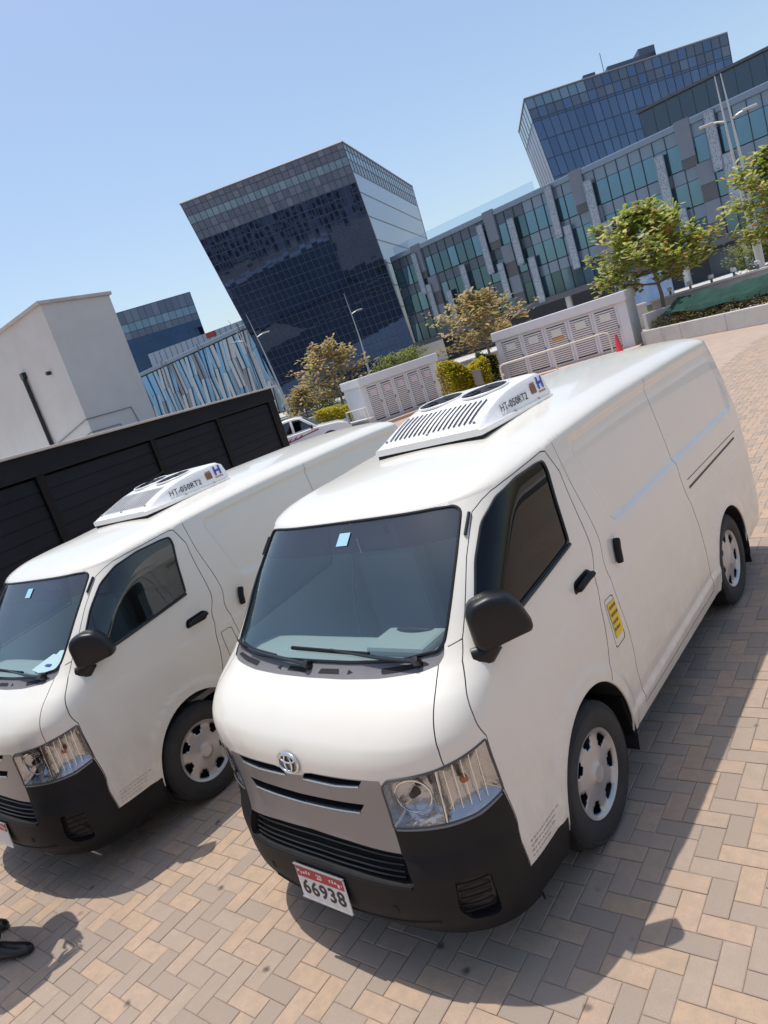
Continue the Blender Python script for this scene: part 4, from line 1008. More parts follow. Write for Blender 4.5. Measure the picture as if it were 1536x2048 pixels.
# --- office podium along the far side of the road
M_pg = MAT('teal_window_glass', (.17, .28, .37), .045, metal=.72, var=(.12, (.10, .19, .25), .9), coords='Object')
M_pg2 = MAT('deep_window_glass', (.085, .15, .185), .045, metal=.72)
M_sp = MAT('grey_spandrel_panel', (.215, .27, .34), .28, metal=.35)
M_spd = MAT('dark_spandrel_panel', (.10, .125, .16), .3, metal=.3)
M_pil = MAT('stone_grey_panel', (.19, .215, .26), .6)
M_pild = MAT('dark_grey_panel', (.105, .11, .12), .6)
def perf():
    m = MAT('perforated_screen', (.5, .52, .54), .5); n = m.node_tree.nodes; l = m.node_tree.links
    tc = n.new('ShaderNodeTexCoord'); mp = n.new('ShaderNodeMapping'); mp.inputs['Scale'].default_value = (7, 7, 3.5); l.new(tc.outputs['Object'], mp.inputs[0])
    vo = n.new('ShaderNodeTexVoronoi'); vo.inputs['Scale'].default_value = 1.0; l.new(mp.outputs[0], vo.inputs[0])
    mr = n.new('ShaderNodeMapRange'); mr.inputs[1].default_value = .30; mr.inputs[2].default_value = .36; l.new(vo.outputs['Distance'], mr.inputs[0])
    mx = n.new('ShaderNodeMix'); mx.data_type = 'RGBA'; mx.inputs[6].default_value = (.13, .16, .2, 1); mx.inputs[7].default_value = (.36, .40, .45, 1)
    l.new(mr.outputs[0], mx.inputs[0]); l.new(mx.outputs[2], n['Principled BSDF'].inputs['Base Color']); return m
M_perf = perf()
YP = 91.8; PX0, PX1 = -66.0, 14.0; Z0, ZT = 4.3, 17.3
pod = empty('office_wing', (-26, YP, 0)); tag(pod, 'long four-storey glazed office wing with white perforated fins, across the road', 'building')
PL = lambda x, y, z: (x + 26, y - YP, z)
MB().box(PL((PX0 + PX1) / 2, YP + 9.3, (Z0 + ZT) / 2), (PX1 - PX0, 18, ZT - Z0)).build('core', M_core, pod)
MB().box(PL((PX0 + PX1) / 2, YP - .1, Z0 - .35), (PX1 - PX0, 1.2, .75)).build('soffit_beam', M_pild, pod)
MB().box(PL((PX0 + PX1) / 2, YP + .1, ZT + .35), (PX1 - PX0, .9, .75)).build('cornice', M_sp, pod, bevel=.12)
MB().box(PL((PX0 + PX1) / 2, YP + 8, 2.0), (PX1 - PX0, 1, 4)).build('ground_floor_wall', M_pil, pod)
MB().box(PL(-53, YP + .6, ZT + 1.4), (25, .05, 1.3)).build('roof_screen', GLASS('roof_glass', (.85, .9, .95), 1.5), pod)
bay = 1.47; nb = int((PX1 - PX0) / bay); SH = (ZT - Z0) / 3.0
unit = {}
def ubox(key, mat):
    if key not in unit:
        unit[key] = MB().box((0, 0, 0), (1, 1, 1)).mesh(key); unit[key].materials.append(mat)
    return unit[key]
def piece(name, key, mat, root, loc, dim, rz=0.0, ry=0.0):
    o = bpy.data.objects.new(name, ubox(key, mat)); COL.objects.link(o); o.parent = root; o.location = loc; o.scale = dim; o.rotation_euler = (0, ry, rz); return o
rr = random.Random(12)
pil = {}                                       # bay -> storeys with solid panels
for k0 in range(3, nb, 9):
    for s in range(3): pil[(k0 + (0 if s == 2 else 1), s)] = True
count = 0
for k in range(nb):
    x = PX0 + (k + .5) * bay
    if x > -4: break
    dark = x < -42  # weaker reflections on this stretch, put into darker glass and spandrel colours
    for s in range(3):
        z0 = Z0 + s * SH
        if (k, s) in pil:
            piece('stone_panel', 'pil', M_pil, pod, PL(x, YP - .22, z0 + SH * .72), (bay * 1.12, .5, SH * .96 if s == 2 else SH * .55)); 
            piece('stone_panel', 'pild', M_pild, pod, PL(x, YP - .18, z0 + SH * .22), (bay * 1.12, .42, SH * .45))
            continue
        w = bay - .09
        hs = SH * .34
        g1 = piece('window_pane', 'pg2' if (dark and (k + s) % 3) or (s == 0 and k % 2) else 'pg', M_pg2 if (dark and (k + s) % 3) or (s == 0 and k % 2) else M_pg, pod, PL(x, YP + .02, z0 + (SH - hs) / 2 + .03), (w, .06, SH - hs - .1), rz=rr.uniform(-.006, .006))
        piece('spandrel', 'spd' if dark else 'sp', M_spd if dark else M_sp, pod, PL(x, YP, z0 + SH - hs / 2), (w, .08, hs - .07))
for k in range(0, nb):
    x = PX0 + k * bay
    if x > -4: break
    piece('mullion', 'mul', M_mulld, pod, PL(x, YP - .06, (Z0 + ZT) / 2), (.06, .2, ZT - Z0))
for (px_, zc, h, w) in ((-61.2, 13.9, 6.2, 1.0), (-60.2, 9.2, 5.5, 1.0), (-57, 7.2, 5.6, 1.05), (-53.6, 9.6, 6.2, 1.1), (-49.2, 13.4, 6.8, 1.15), (-47.6, 8.4, 5.0, 1.1), (-44.4, 12.8, 6.2, 1.2), (-42.8, 7.0, 6.2, 1.2), (-38.2, 14.4, 6.6, 1.2), (-36.9, 9.4, 5.6, 1.2), (-33.0, 13.2, 6.2, 1.3), (-31.8, 7.8, 6.0, 1.3), (-24.2, 12.0, 7.0, 1.3), (-23.0, 6.6, 4.6, 1.3), (-18.2, 14.6, 6.4, 1.3), (-17.2, 10.0, 5.6, 1.3)):
    f = empty('perforated_fin', PL(px_, YP - .75, zc), 0, pod)
    w *= .82; MB().box((0, 0, 0), (w, .10, h)).build('screen', M_perf, f)
    fr_ = MB()
    for sx in (-1, 1): fr_.box((sx * w / 2, 0, 0), (.09, .16, h + .06))
    for sz in (-1, 1): fr_.box((0, 0, sz * h / 2), (w, .16, .09))
    fr_.box((0, 0, h * .30), (w, .14, .08)); fr_.box((0, .25, 0), (.12, .5, .3)); fr_.build('frame', M_sp, f)
for x in (-40, -31.5, -24.5, -17.5, -10, -3): MB().lathe([(0, 0), (.45, 0), (.45, 4), (0, 4)], 16).build('column', M_white, pod, 40, loc=PL(x, YP + 1.2, 0))
for (x, w, h, m) in ((-29.5, 2.4, 3.2, M_pild), (-21.6, 3.4, 3.3, M_sp), (-14.5, 4.2, 3.8, M_core)): MB().box(PL(x, YP + 7.4, h / 2), (w, .3, h)).build('door', m, pod, bevel=.03)
MB().box(PL(-20.2, YP + 7.22, 2.5), (.9, .05, .35)).build('door_notice', M_white, pod)
MB().box(PL(-33, YP + 5, 3.0), (2.0, .3, .9)).build('yellow_sign', MAT('yellow_sign', (.7, .5, .1), .6), pod)
# upper dark block over the right half of the wing
ub = MB(); ub.box(PL(-6, YP + 6.3, ZT + 2.4), (40, 8, 3.4)); ubo = ub.build('upper_storey', M_spd, pod)
for k in range(17):
    piece('upper_panel', 'upd', MAT('upper_glass', (.075, .10, .13), .12, metal=.6) if k == 0 else None, ubo, (PL(-25.2 + k * 1.5, YP + 2.24, ZT + 2.35)), (1.42, .06, 3.1))
MB().box(PL(-6, YP + 6.2, ZT + 4.2), (40.6, 8.6, .3)).build('upper_coping', M_pild, pod)
# --- zigzag wing to the left of the leaning tower
zw = empty('zigzag_wing', (-118, 90, 0)); tag(zw, 'silver and blue zigzag-panelled office wing left of the leaning tower', 'building'); ZL = lambda x, y, z: (x + 118, y - 90, z)
M_zs = MAT('silver_zigzag_panel', (.42, .46, .51), .35, metal=.4); M_zb = MAT('sky_blue_pane', (.15, .32, .55), .06, metal=.5); M_zd = MAT('charcoal_zigzag_panel', (.19, .215, .25), .5)
MB().box(ZL(-119, 98, 8.6), (66, 15.6, 17.2)).build('core', M_core, zw); MB().box(ZL(-119, 90.2, 17.6), (66, 1, .9)).build('cornice', M_sp, zw, bevel=.2)
rr = random.Random(4); x = -151.0
while x < -88:
    b1, b2 = 5.6 + rr.uniform(-1.6, 1.6), 11.6 + rr.uniform(-1.6, 1.6); sg = rr.choice((-1, 1))
    for (za, zb_, sl) in ((.3, b1, sg), (b1, b2, -sg), (b2, 17.0, sg)):
        k0 = rr.choice(('zs', 'zb', 'zd', 'zb')); 
        for (dx_, w, yy) in ((0, 1.0, 89.80), (1.02, 1.05, 90.02), (2.09, .62, 89.86)):
            key = rr.choice(('zs', 'zs', 'zb', 'zb', 'zd')); m = {'zs': M_zs, 'zb': M_zb, 'zd': M_zd}[key]
            off = sl * .30 + rr.uniform(-.1, .1)
            lo = [ZL(x + dx_ - off, yy, za), ZL(x + dx_ + w - off, yy, za), ZL(x + dx_ + w - off, yy + .12, za), ZL(x + dx_ - off, yy + .12, za)]
            hi = [ZL(x + dx_ + off, yy, zb_ - .05), ZL(x + dx_ + w + off, yy, zb_ - .05), ZL(x + dx_ + w + off, yy + .12, zb_ - .05), ZL(x + dx_ + off, yy + .12, zb_ - .05)]
            MB().hexa(lo, hi).build({'zs': 'silver_panel', 'zb': 'window_pane', 'zd': 'charcoal_panel'}[key], m, zw)
    x += 2.75
for x in (-131, -117, -103): MB().tube([ZL(x, 89.2, 5.5), ZL(x, 89.2, 18.4)], .12, 6).build('mast', M_mull, zw)

# --- apartment block behind the camera: it is what the leaning tower mirrors
ab = empty('apartment_block', (22, -50, 0), R_(25)); tag(ab, 'pale apartment block mirrored in the leaning glass tower', 'building')
MB().box((0, 0, 10.5), (130, 16, 21)).build('wall', MAT('apartment_render', (.62, .62, .62), .8), ab)
wn = MB()
for f_ in range(6):
    for k in range(64):
        if k % 7 == 6: continue
        wn.box((-63 + k * 2, 8.02, 2.6 + f_ * 3.2), (1.1, .3, 2.0))
wo_ = wn.build('windows', M_core, ab); wo_['kind'] = 'stuff'

# --- pale rendered building, left
M_rend = MAT('cream_render', (.66, .645, .615), .85, var=(.35, (.57, .55, .52), .7), bump=(14, .004))
rb = empty('rendered_building', (-37.5, 19.4, 0)); tag(rb, 'blank cream rendered building with black downpipe, left edge', 'building')
body = MB().hexa([(0, 0, 0), (0, 4.45, 0), (-30, 4.45, 0), (-30, 0, 0)], [(0, 0, 11.75), (0, 4.45, 11.75), (-30, 4.45, 11.75), (-30, 0, 11.75)]).build('wall', M_rend, rb)
cp = MB(); cp.box((-15, 2.2, 11.85), (30.3, 4.8, .22)); cp.build('coping', M_conc, rb, bevel=.04)
MB().tube([(-5.2, -.16, 2.0), (-5.2, -.16, 8.6)], .13, 10).build('downpipe', M_blk2, rb, 50)
MB().box((-5.2, -.12, 8.8), (.42, .3, .42)).build('pipe_hopper', M_blk2, rb, bevel=.05)
MB().tube([(-1.9, -.05, 8.2), (-1.9, -.3, 8.2)], .12, 8).build('spout', M_blk2, rb, 50)
MB().tube([(-9, -.06, 3.5), (-.02, -.06, 4.9), (.06, .1, 4.9), (.06, 3.0, 4.9), (.06, 3.4, 2.4)], .03, 6).build('conduit', M_mull, rb)
MB().tube([(-6.5, -.06, 3.1), (-.02, -.06, 4.1), (.06, .1, 4.1), (.06, 1.9, 4.1), (.06, 1.95, 3.2)], .03, 6).build('conduit', M_mull, rb)
MB().box((.09, 2.05, 3.1), (.2, .5, .6)).build('junction_box', M_blk, rb, bevel=.03)
sk = MB(); sk.box((-15, -1.6, 1.6), (30, 3.2, 3.2)); sk.build('lower_annexe', M_rend, rb)
rl = MB()
for k in range(9): rl.tube([(-14 + k * .9, -3.0, 3.2), (-14 + k * .9, -3.0, 4.25)], .025, 5)
for z in (3.7, 4.25): rl.tube([(-14, -3.0, z), (-6.8, -3.0, z)], .025, 5)
rl.build('roof_railing', M_mull, rb)

# --- black slatted screen wall behind the farther van
M_black = MAT('black_cladding', (.0055, .0085, .0145), .55, spec=.18, var=(.6, (.009, .013, .021), .8)); M_black2 = MAT('black_post', (.004, .004, .005), .6, spec=.2)
bs = empty('screen_wall', (-16.32, 15.04, 0), math.atan2(-11.9, 6.0)); tag(bs, 'long black slatted screen wall with pale coping behind the left van', 'wall')
LW = 19.0; HW = 2.93
MB().box((LW / 2, -.25, HW / 2), (LW, .12, HW)).build('backing', M_black2, bs)
MB().box((LW / 2, -.12, HW - .21), (LW + .1, .34, .42)).build('fascia', M_black, bs, bevel=.02)
MB().box((LW / 2, -.1, HW + .02), (LW + .3, .62, .05)).build('coping', M_conc, bs, bevel=.01)
posts = [0.3, 4.6, 8.2, 12.2, 16.2]
for k, p in enumerate(posts): MB().box((p, -.05, (HW - .42) / 2), (.60 if k == 0 else .22, .16, HW - .42)).build('post', M_black2, bs, bevel=.01)
sl_me = {}
for k in range(len(posts)):
    a = posts[k] + (.17 if k == 0 else .08); b = posts[k + 1] - .08 if k + 1 < len(posts) else LW
    for j in range(10):
        MB().box(((a + b) / 2, -.04, .14 + .245 * j), (b - a - .01, .04, .238), M=Matrix.Rotation(R_(3), 3, 'X')).build('slat', M_black, bs)
# ================================================================== YARD EDGE
M_cab = MAT('white_cabinet_paint', (.78, .775, .785), .55, var=(1.5, (.70, .69, .70), .5))
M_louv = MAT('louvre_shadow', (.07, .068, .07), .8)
M_sign1 = MAT('notice_pink', (.72, .60, .60), .7); M_sign2 = MAT('notice_white', (.75, .74, .66), .7); M_or = MAT('orange_notice', (.75, .30, .03), .6)
def cabinet(A, B, depth, H, label, name, orange, doors=5, nrow=17):
    A = Vector(A); B = Vector(B); L = (B - A).length; r = empty(name, (A.x, A.y, 0), math.atan2(B.y - A.y, B.x - A.x)); tag(r, label, 'utility cabinet', 'white louvred utility cabinets')
    MB().box((L / 2, depth / 2 + .06, H / 2 + .04), (L, depth, H - .08)).build('housing', M_cab, r, bevel=.02)
    MB().box((L / 2, depth / 2 + .03, H - .19), (L + .12, depth + .20, .38)).build('roof', M_cab, r, bevel=.03)
    MB().box((L / 2, depth / 2 - .2, .06), (L + .5, depth + 1.3, .12)).build('plinth', MAT('terracotta_plinth', (.58, .40, .30), .85), r, bevel=.01)
    m = .16; w = (L - 2 * m - .2) / doors
    for k in range(doors):
        x = m + w * (k + .5); d = empty('door', (x, 0, .18), 0, r); h = H - .62
        MB().box((0, .045, h / 2), (w - .05, .04, h)).build('door_leaf', M_cab, d, bevel=.006)
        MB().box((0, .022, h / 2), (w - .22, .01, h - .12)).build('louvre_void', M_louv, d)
        bl = MB(); n = nrow
        for j in range(n): bl.box((0, .008, .11 + (h - .20) * (j + .5) / n), (w - .23, .035, (h - .2) / n * .60), M=Matrix.Rotation(R_(22), 3, 'X'))
        o = bl.build('louvre_blades', M_cab, d); o['kind'] = 'stuff'
        MB().box((0, -.018, h * .80), (w * .42, .012, .26)).build('notice', M_sign1 if not orange else M_sign2, d)
        if orange and k == 2: MB().box((.02, -.018, h * .64), (w * .48, .014, .10)).build('orange_notice', M_or, d)
        MB().box((w / 2 - .08, .0, h * .5), (.03, .05, .12)).build('handle', M_mull, d, bevel=.005)
    return r
_a, _b = polar(-41.6, 31.4), polar(-35.1, 33.4); cabinet((_a.x, _a.y), (_b.x, _b.y), 1.9, 2.28, 'white louvred utility cabinet with pink notices, beside the small parked pickup', 'utility_cabinet', False)
cabinet((-13.55, 25.75), (-8.05, 26.75), 2.2, 2.32, 'white louvred utility cabinet with one orange notice, behind the red cone', 'utility_cabinet', True)

# red cone and cream tube barrier in front of the right cabinet
c = polar(-21.5, 27.9); co = empty('traffic_cone', (c.x, c.y, 0.0)); tag(co, 'red traffic cone in front of the white cabinet with orange notice', 'traffic cone')
M_cone = MAT('cone_red', (.62, .035, .06), .5)
MB().lathe([(.19, .03), (.16, .06), (.045, .86), (.03, .90), (0, .90)], 20).build('cone_body', M_cone, co, 40); MB().box((0, 0, .018), (.44, .44, .036)).build('base', M_cone, co, bevel=.012)
M_cream = MAT('cream_tube', (.76, .70, .55), .5)
a, b = polar(-30.5, 27.6), polar(-22.0, 27.3); d = b - a; br_ = empty('tube_barrier', (a.x, a.y, 0), math.atan2(d.y, d.x)); L = d.length
tag(br_, 'cream tubular barrier in front of the white cabinet with orange notice', 'barrier')
pts = [(0, 0, 0), (0, 0, .95), (.04, 0, 1.06), (.15, 0, 1.1), (L - .15, 0, 1.1), (L - .04, 0, 1.06), (L, 0, .95), (L, 0, 0)]
MB().tube(pts, .032, 8).build('frame_tube', M_cream, br_, 60); MB().tube([(L * .5, 0, 0), (L * .5, 0, 1.1)], .028, 8).build('centre_post', M_cream, br_, 60)

# ------------------------------------------------------------------ foliage
def leaf_mat(name, pal): return MAT(name, pal[0][1], .45, spec=.4, pal=pal, rnd='island', transl=.55)
M_lgreen = leaf_mat('broad_green_leaf', [(0, (.18, .24, .035)), (.4, (.34, .40, .07)), (.7, (.54, .57, .17)), (.9, (.68, .66, .32)), (.96, (.66, .32, .08)), (1, (.58, .20, .05))])
M_ldry = leaf_mat('dry_tan_leaf', [(0, (.32, .27, .09)), (.25, (.50, .37, .16)), (.5, (.62, .46, .26)), (.75, (.48, .42, .16)), (.9, (.26, .32, .09)), (1, (.62, .30, .11))])
M_lhedge = leaf_mat('yellow_hedge_leaf', [(0, (.30, .28, .02)), (.4, (.55, .46, .03)), (.7, (.70, .56, .04)), (1, (.22, .26, .03))])
M_lhedge2 = leaf_mat('dull_hedge_leaf', [(0, (.05, .055, .015)), (.5, (.11, .09, .02)), (.8, (.22, .15, .03)), (1, (.34, .22, .03))])
M_lpale = leaf_mat('pale_green_leaf', [(0, (.20, .24, .05)), (1, (.34, .36, .10))])
M_bark = MAT('bark', (.22, .17, .13), .9, var=(12, (.14, .11, .085), .8))
M_bark2 = MAT('grey_bark', (.30, .25, .21), .9, var=(12, (.20, .165, .14), .8))
def leaf(mb, p, d, up, ln, wd, rr):
    d = d.normalized(); s = d.cross(up); s = s.normalized() if s.length > 1e-4 else d.orthogonal().normalized(); n = s.cross(d)
    c = rr.uniform(.04, .16) * ln
    mb.add([p, p + d * ln * .45 + s * wd * .42 - n * c * .2, p + d * ln * .78 + s * wd * .5 - n * c * .4, p + d * ln - n * c, p + d * ln * .78 - s * wd * .5 - n * c * .4, p + d * ln * .45 - s * wd * .42 - n * c * .2, p + d * ln * .6 + n * .12 * wd - n * c * .2],
           [(0, 1, 6), (1, 2, 6), (2, 3, 6), (3, 4, 6), (4, 5, 6), (5, 0, 6)])
def tree(name, label, base, H, R, lmat, bark, seed, dens=1.0, ln=.24, tiers=6, first=.32, flat=.5, group='broad-leaved street trees', cat='tree', lean=(0, 0)):
    rr = random.Random(seed); r = empty(name, base); tag(r, label, cat, group); tr = MB(); lf = MB()
    top = Vector((lean[0], lean[1], H * .93)); n = 9
    tp_ = [Vector((lean[0] * (k / n) + rr.uniform(-.04, .04) * H * .2, lean[1] * (k / n) + rr.uniform(-.04, .04) * H * .2, H * .93 * k / n)) for k in range(n + 1)]; tp_[0] = Vector((0, 0, -.1))
    tr.tube(tp_, [max(.012, H * .020 * (1 - k / n * .85)) for k in range(n + 1)], 8)
    tips = []
    for t in range(tiers):
        f = first + (1 - first) * (t / (tiers - .4)) ** .95; z = H * .93 * f; k = min(n - 1, int(f * n)); o = lerp(tp_[k], tp_[k + 1], f * n - k) if f < 1 else tp_[-1]
        prof = (1 - ((f - first) / (1 - first)) ** 1.7) * .92 + .16
        nb_ = rr.choice((3, 4, 4, 5)); a0 = rr.uniform(0, 6.28)
        for b_ in range(nb_):
            an = a0 + 6.283 * b_ / nb_ + rr.uniform(-.35, .35); RR = R * prof * rr.uniform(.68, 1.08); rise = rr.uniform(.10, .55) * RR * flat * 1.6
            dirn = Vector((math.cos(an), math.sin(an), 0)); bp_ = []
            for q in range(5): bp_.append(o + dirn * RR * q / 4 + Vector((rr.uniform(-.05, .05), rr.uniform(-.05, .05), rise * (q / 4) ** 1.3)))
            tr.tube(bp_, [H * .0085 * (1 - q * .19) for q in range(5)], 5)
            for q in (1, 2, 3, 4):
                for sd in (-1, 1):
                    if q == 4 and sd == 1: tips.append((bp_[4], dirn)); continue
                    a2 = an + sd * rr.uniform(.4, 1.1); d2 = Vector((math.cos(a2), math.sin(a2), rr.uniform(.05, .5))); l2 = RR * rr.uniform(.16, .36)
                    e = bp_[q] + d2 * l2; tr.tube([bp_[q], bp_[q] + d2 * l2 * .5 + Vector((0, 0, .02)), e], [H * .004, H * .003, H * .0015], 4); tips.append((e, d2)); 
                    if rr.random() < .5: tips.append((bp_[q] + d2 * l2 * .5, d2))
    for (p, d) in tips:
        for _ in range(max(3, int(rr.uniform(8, 15) * dens))):
            an = rr.uniform(0, 6.283); dd = Vector((math.cos(an), math.sin(an), rr.uniform(-.35, .75))) + d * .35
            leaf(lf, p + Vector((rr.gauss(0, .14), rr.gauss(0, .14), rr.gauss(0, .15))), dd, Vector((rr.uniform(-.5, .5), rr.uniform(-.5, .5), 1)), ln * rr.uniform(.6, 1.15), ln * .52 * rr.uniform(.7, 1.1), rr)
    tr.build('trunk', bark, r, 60); o = lf.build('crown', lmat, r); o['kind'] = 'stuff'
    return r
p = polar(-17.75, 32.5); tree('almond_tree', 'green broad-leaved tree with orange leaves above the green net', p, 5.5, 2.35, M_lgreen, M_bark2, 21, 1.3, .34, 7, .42, .65, lean=(-.15, 0))
p = polar(-31.0, 37.0); tree('almond_tree', 'tan dry-leaved tree between the two white cabinets', p, 4.75, 2.25, M_ldry, M_bark2, 8, .62, .31, 6, .40, .55)
p = polar(-43.4, 39.0); tree('almond_tree', 'tan dry-leaved tree behind the pickup, beside a lamp post', p, 4.8, 2.0, M_ldry, M_bark2, 15, .6, .30, 6, .36, .6)
p = polar(-8.6, 33.5); tree('almond_tree', 'green broad-leaved tree cut off by the right edge of the photo', p, 6.2, 2.3, M_lgreen, M_bark2, 33, 1.3, .32, 6, .40, .45)
p = polar(-11.2, 60); tree('small_tree', 'pale green feathery tree at the foot of the right lamp post', p, 3.6, 2.2, M_lpale, M_bark, 40, 1.3, .22, 6, .2, .4, group='small trees along the road')
p = polar(-46.4, 47); tree('small_tree', 'small orange-tinged tree at the end of the black wall', p, 2.9, 1.3, M_ldry, M_bark, 41, .9, .22, 5, .3, .5, group='small trees along the road')
p = polar(-44.6, 46); tree('small_tree', 'small bright green sapling below the tan tree behind the pickup', p, 2.2, .8, M_lpale, M_bark, 42, .7, .2, 4, .35, .5, group='small trees along the road')
p = polar(-38.8, 52); tree('small_tree', 'low yellow-green tree showing over the left white cabinet', p, 3.05, 1.5, M_lpale, M_bark, 43, .6, .22, 4, .6, .3, group='small trees along the road')
p = polar(-37.0, 53); tree('small_tree', 'low spreading yellow-green tree nearest the tan middle tree', p, 3.2, 1.7, M_lpale, M_bark, 44, .6, .22, 4, .6, .3, group='small trees along the road')

def hedge(name, label, A, B, w, z0, z1, lmat, n, seed, ln=.10, bumps=.25, group='clipped hedges'):
    rr = random.Random(seed); A = Vector((A[0], A[1], 0)); B = Vector((B[0], B[1], 0)); d = B - A; L = d.length; u = d / L; s = Vector((-u.y, u.x, 0)); r = empty(name, (*((A + B) / 2).xy, 0)); tag(r, label, 'hedge', group)
    lf = MB(); st = MB(); O = (A + B) / 2
    for k in range(int(L / .4) + 1):
        x = -L / 2 + k * .4 + rr.uniform(-.1, .1); p0 = u * x + s * rr.uniform(-.3, .3) * w; 
        for q in range(3): st.tube([p0 + Vector((0, 0, z0 - .1)), p0 + u * rr.uniform(-.25, .25) + s * rr.uniform(-.25, .25) * w + Vector((0, 0, lerp(z0, z1, .75)))], [.02, .006], 4)
    hgt = [1 + rr.uniform(-bumps, bumps) for _ in range(int(L * 2) + 3)]
    for _ in range(n):
        x = rr.uniform(-L / 2, L / 2); f = rr.random() ** .6; i = (x + L / 2) * 2; h0 = hgt[int(i)] * (1 - i % 1) + hgt[int(i) + 1] * (i % 1)
        z = z0 + (z1 - z0) * f * h0; ww = w / 2 * math.sqrt(max(.1, 1 - max(0, f - .45) ** 2 * 2.2)); y = ww * (1 - rr.random() ** 2.2) * rr.choice((-1, 1))
        an = rr.uniform(0, 6.283); leaf(lf, u * x + s * y + Vector((0, 0, z)), Vector((math.cos(an), math.sin(an), rr.uniform(-.2, .9))), Vector((rr.uniform(-.6, .6), rr.uniform(-.6, .6), 1)), ln * rr.uniform(.6, 1.2), ln * .55, rr)
    so = st.build('stems', M_bark, r); so['kind'] = 'stuff'; o = lf.build('foliage', lmat, r); o['kind'] = 'stuff'
    return r
a, b = polar(-35.0, 29.6), polar(-31.8, 30.2); hedge('hedge', 'bright yellow-green hedge between the two white cabinets', (a.x, a.y), (b.x, b.y), 1.7, .10, 1.5, M_lhedge, 7500, 1, .14)
a, b = polar(-32.0, 31.6), polar(-30.6, 31.6); hedge('hedge', 'small dark green hedge against the right cabinet, beside the yellow one', (a.x, a.y), (b.x, b.y), 1.1, .10, 1.45, leaf_mat('dark_hedge_leaf', [(0, (.03, .055, .012)), (.8, (.07, .10, .02)), (1, (.25, .24, .03))]), 2600, 2, .13)
a, b = polar(-45.6, 34.6), polar(-41.9, 33.4); hedge('hedge', 'yellow-brown hedge behind the pickup, left of the left cabinet', (a.x, a.y), (b.x, b.y), 1.2, .25, 1.18, M_lhedge, 4200, 3, .13)
A0 = Vector((-7.75, 26.75)); A1 = Vector((-2.65, 23.45)); ud = (A1 - A0).normalized(); sd2 = Vector((-ud.y, ud.x)); A2 = A1 + ud * 7
hedge('hedge', 'dull brown-green hedge under the green net, in the right planter', A0 + sd2 * 1.15 + ud * .3, A2 + sd2 * 1.15, 1.7, .42, .96, M_lhedge2, 7500, 4, .13, .2)
# planter wall on the right, soil, net
pwall = empty('planter_wall', (*A0, 0), math.atan2(ud.y, ud.x)); tag(pwall, 'low pale concrete planter wall at the right, below the green net', 'wall', 'low pale walls round the yard'); LL = (A2 - A0).length
for k in range(6):
    MB().box((LL * (k + .5) / 6, .15, .29), (LL / 6 - .012, .30, .58)).build('wall_block', M_conc, pwall, bevel=.012)
MB().quad((0, .3, .42), (LL, .3, .42), (LL, 2.4, .42), (0, 2.4, .42)).build('soil', M_sand, pwall)
MB().box((.1, 1.6, .6), (.2, 2.7, 1.2)).build('end_wall', M_conc, pwall, bevel=.012)
net = MB(); nx, ny = 60, 12; rr = random.Random(9); vs = []
for j in range(ny + 1):
    for i in range(nx + 1):
        u_ = i / nx; w_ = j / ny; x = .9 + (LL - .6) * u_; sag = .05 * math.sin(u_ * 21) + .04 * math.sin(u_ * 47 + 2) + rr.uniform(-.012, .012)
        if w_ < .55: y = .36 + .30 * w_ + sag * .5; z = .90 + .30 * w_ + (.06 * math.sin(u_ * 13 + 1) + .05 * math.sin(u_ * 31)) * (1 - w_ / .55)
        else: y = .64 + 1.35 * (w_ - .55) + sag * .4; z = 1.05 + .74 * (w_ - .55) * 1.25 - .28 * (w_ - .55) ** 2 + sag * .8
        vs.append((x, y, z))
net.add(vs, [(j * (nx + 1) + i, j * (nx + 1) + i + 1, (j + 1) * (nx + 1) + i + 1, (j + 1) * (nx + 1) + i) for j in range(ny) for i in range(nx)])
gn = net.build('shade_net', MAT('green_shade_net', (.006, .045, .034), .8, var=(2.2, (.014, .085, .058), .9), bump=(40, .03), transl=.2), None, 60, loc=(*A0, 0), rot=(0, 0, math.atan2(ud.y, ud.x)))
sm = gn.modifiers.new('thick', 'SOLIDIFY'); sm.thickness = .012
tag(gn, 'dark green shade net draped along the right hedge', 'net')
# parapet with small bollard lights beyond the hedge
a, b = polar(-18.4, 34.0), polar(-5.5, 29.5); d = b - a; pp = empty('parapet', (a.x, a.y, 0), math.atan2(d.y, d.x)); L = d.length; tag(pp, 'white-topped parapet wall behind the green net', 'wall', 'low pale walls round the yard')
MB().box((L / 2, 0, .72), (L, .35, 1.44)).build('wall_body', M_conc, pp); MB().box((L / 2, 0, 1.48), (L + .1, .5, .08)).build('coping', M_white, pp, bevel=.01)
ORD = ('first', 'second', 'third', 'fourth', 'fifth', 'sixth')
for k in range(6):
    q = a + d.normalized() * (.9 + k * .98); l = empty('bollard_light', (q.x, q.y, 1.52)); tag(l, '%s small white bollard light from the tree, on the parapet behind the net' % ORD[k], 'light', 'bollard lights on the parapet')
    MB().lathe([(.05, 0), (.05, .12), (.035, .13), (.035, .16), (0, .16)], 12).build('stem', M_mull, l, 40); MB().lathe([(.0, .16), (.10, .16), (.11, .2), (.11, .29), (.07, .31), (0, .31)], 14).build('lamp_head', M_white, l, 40)
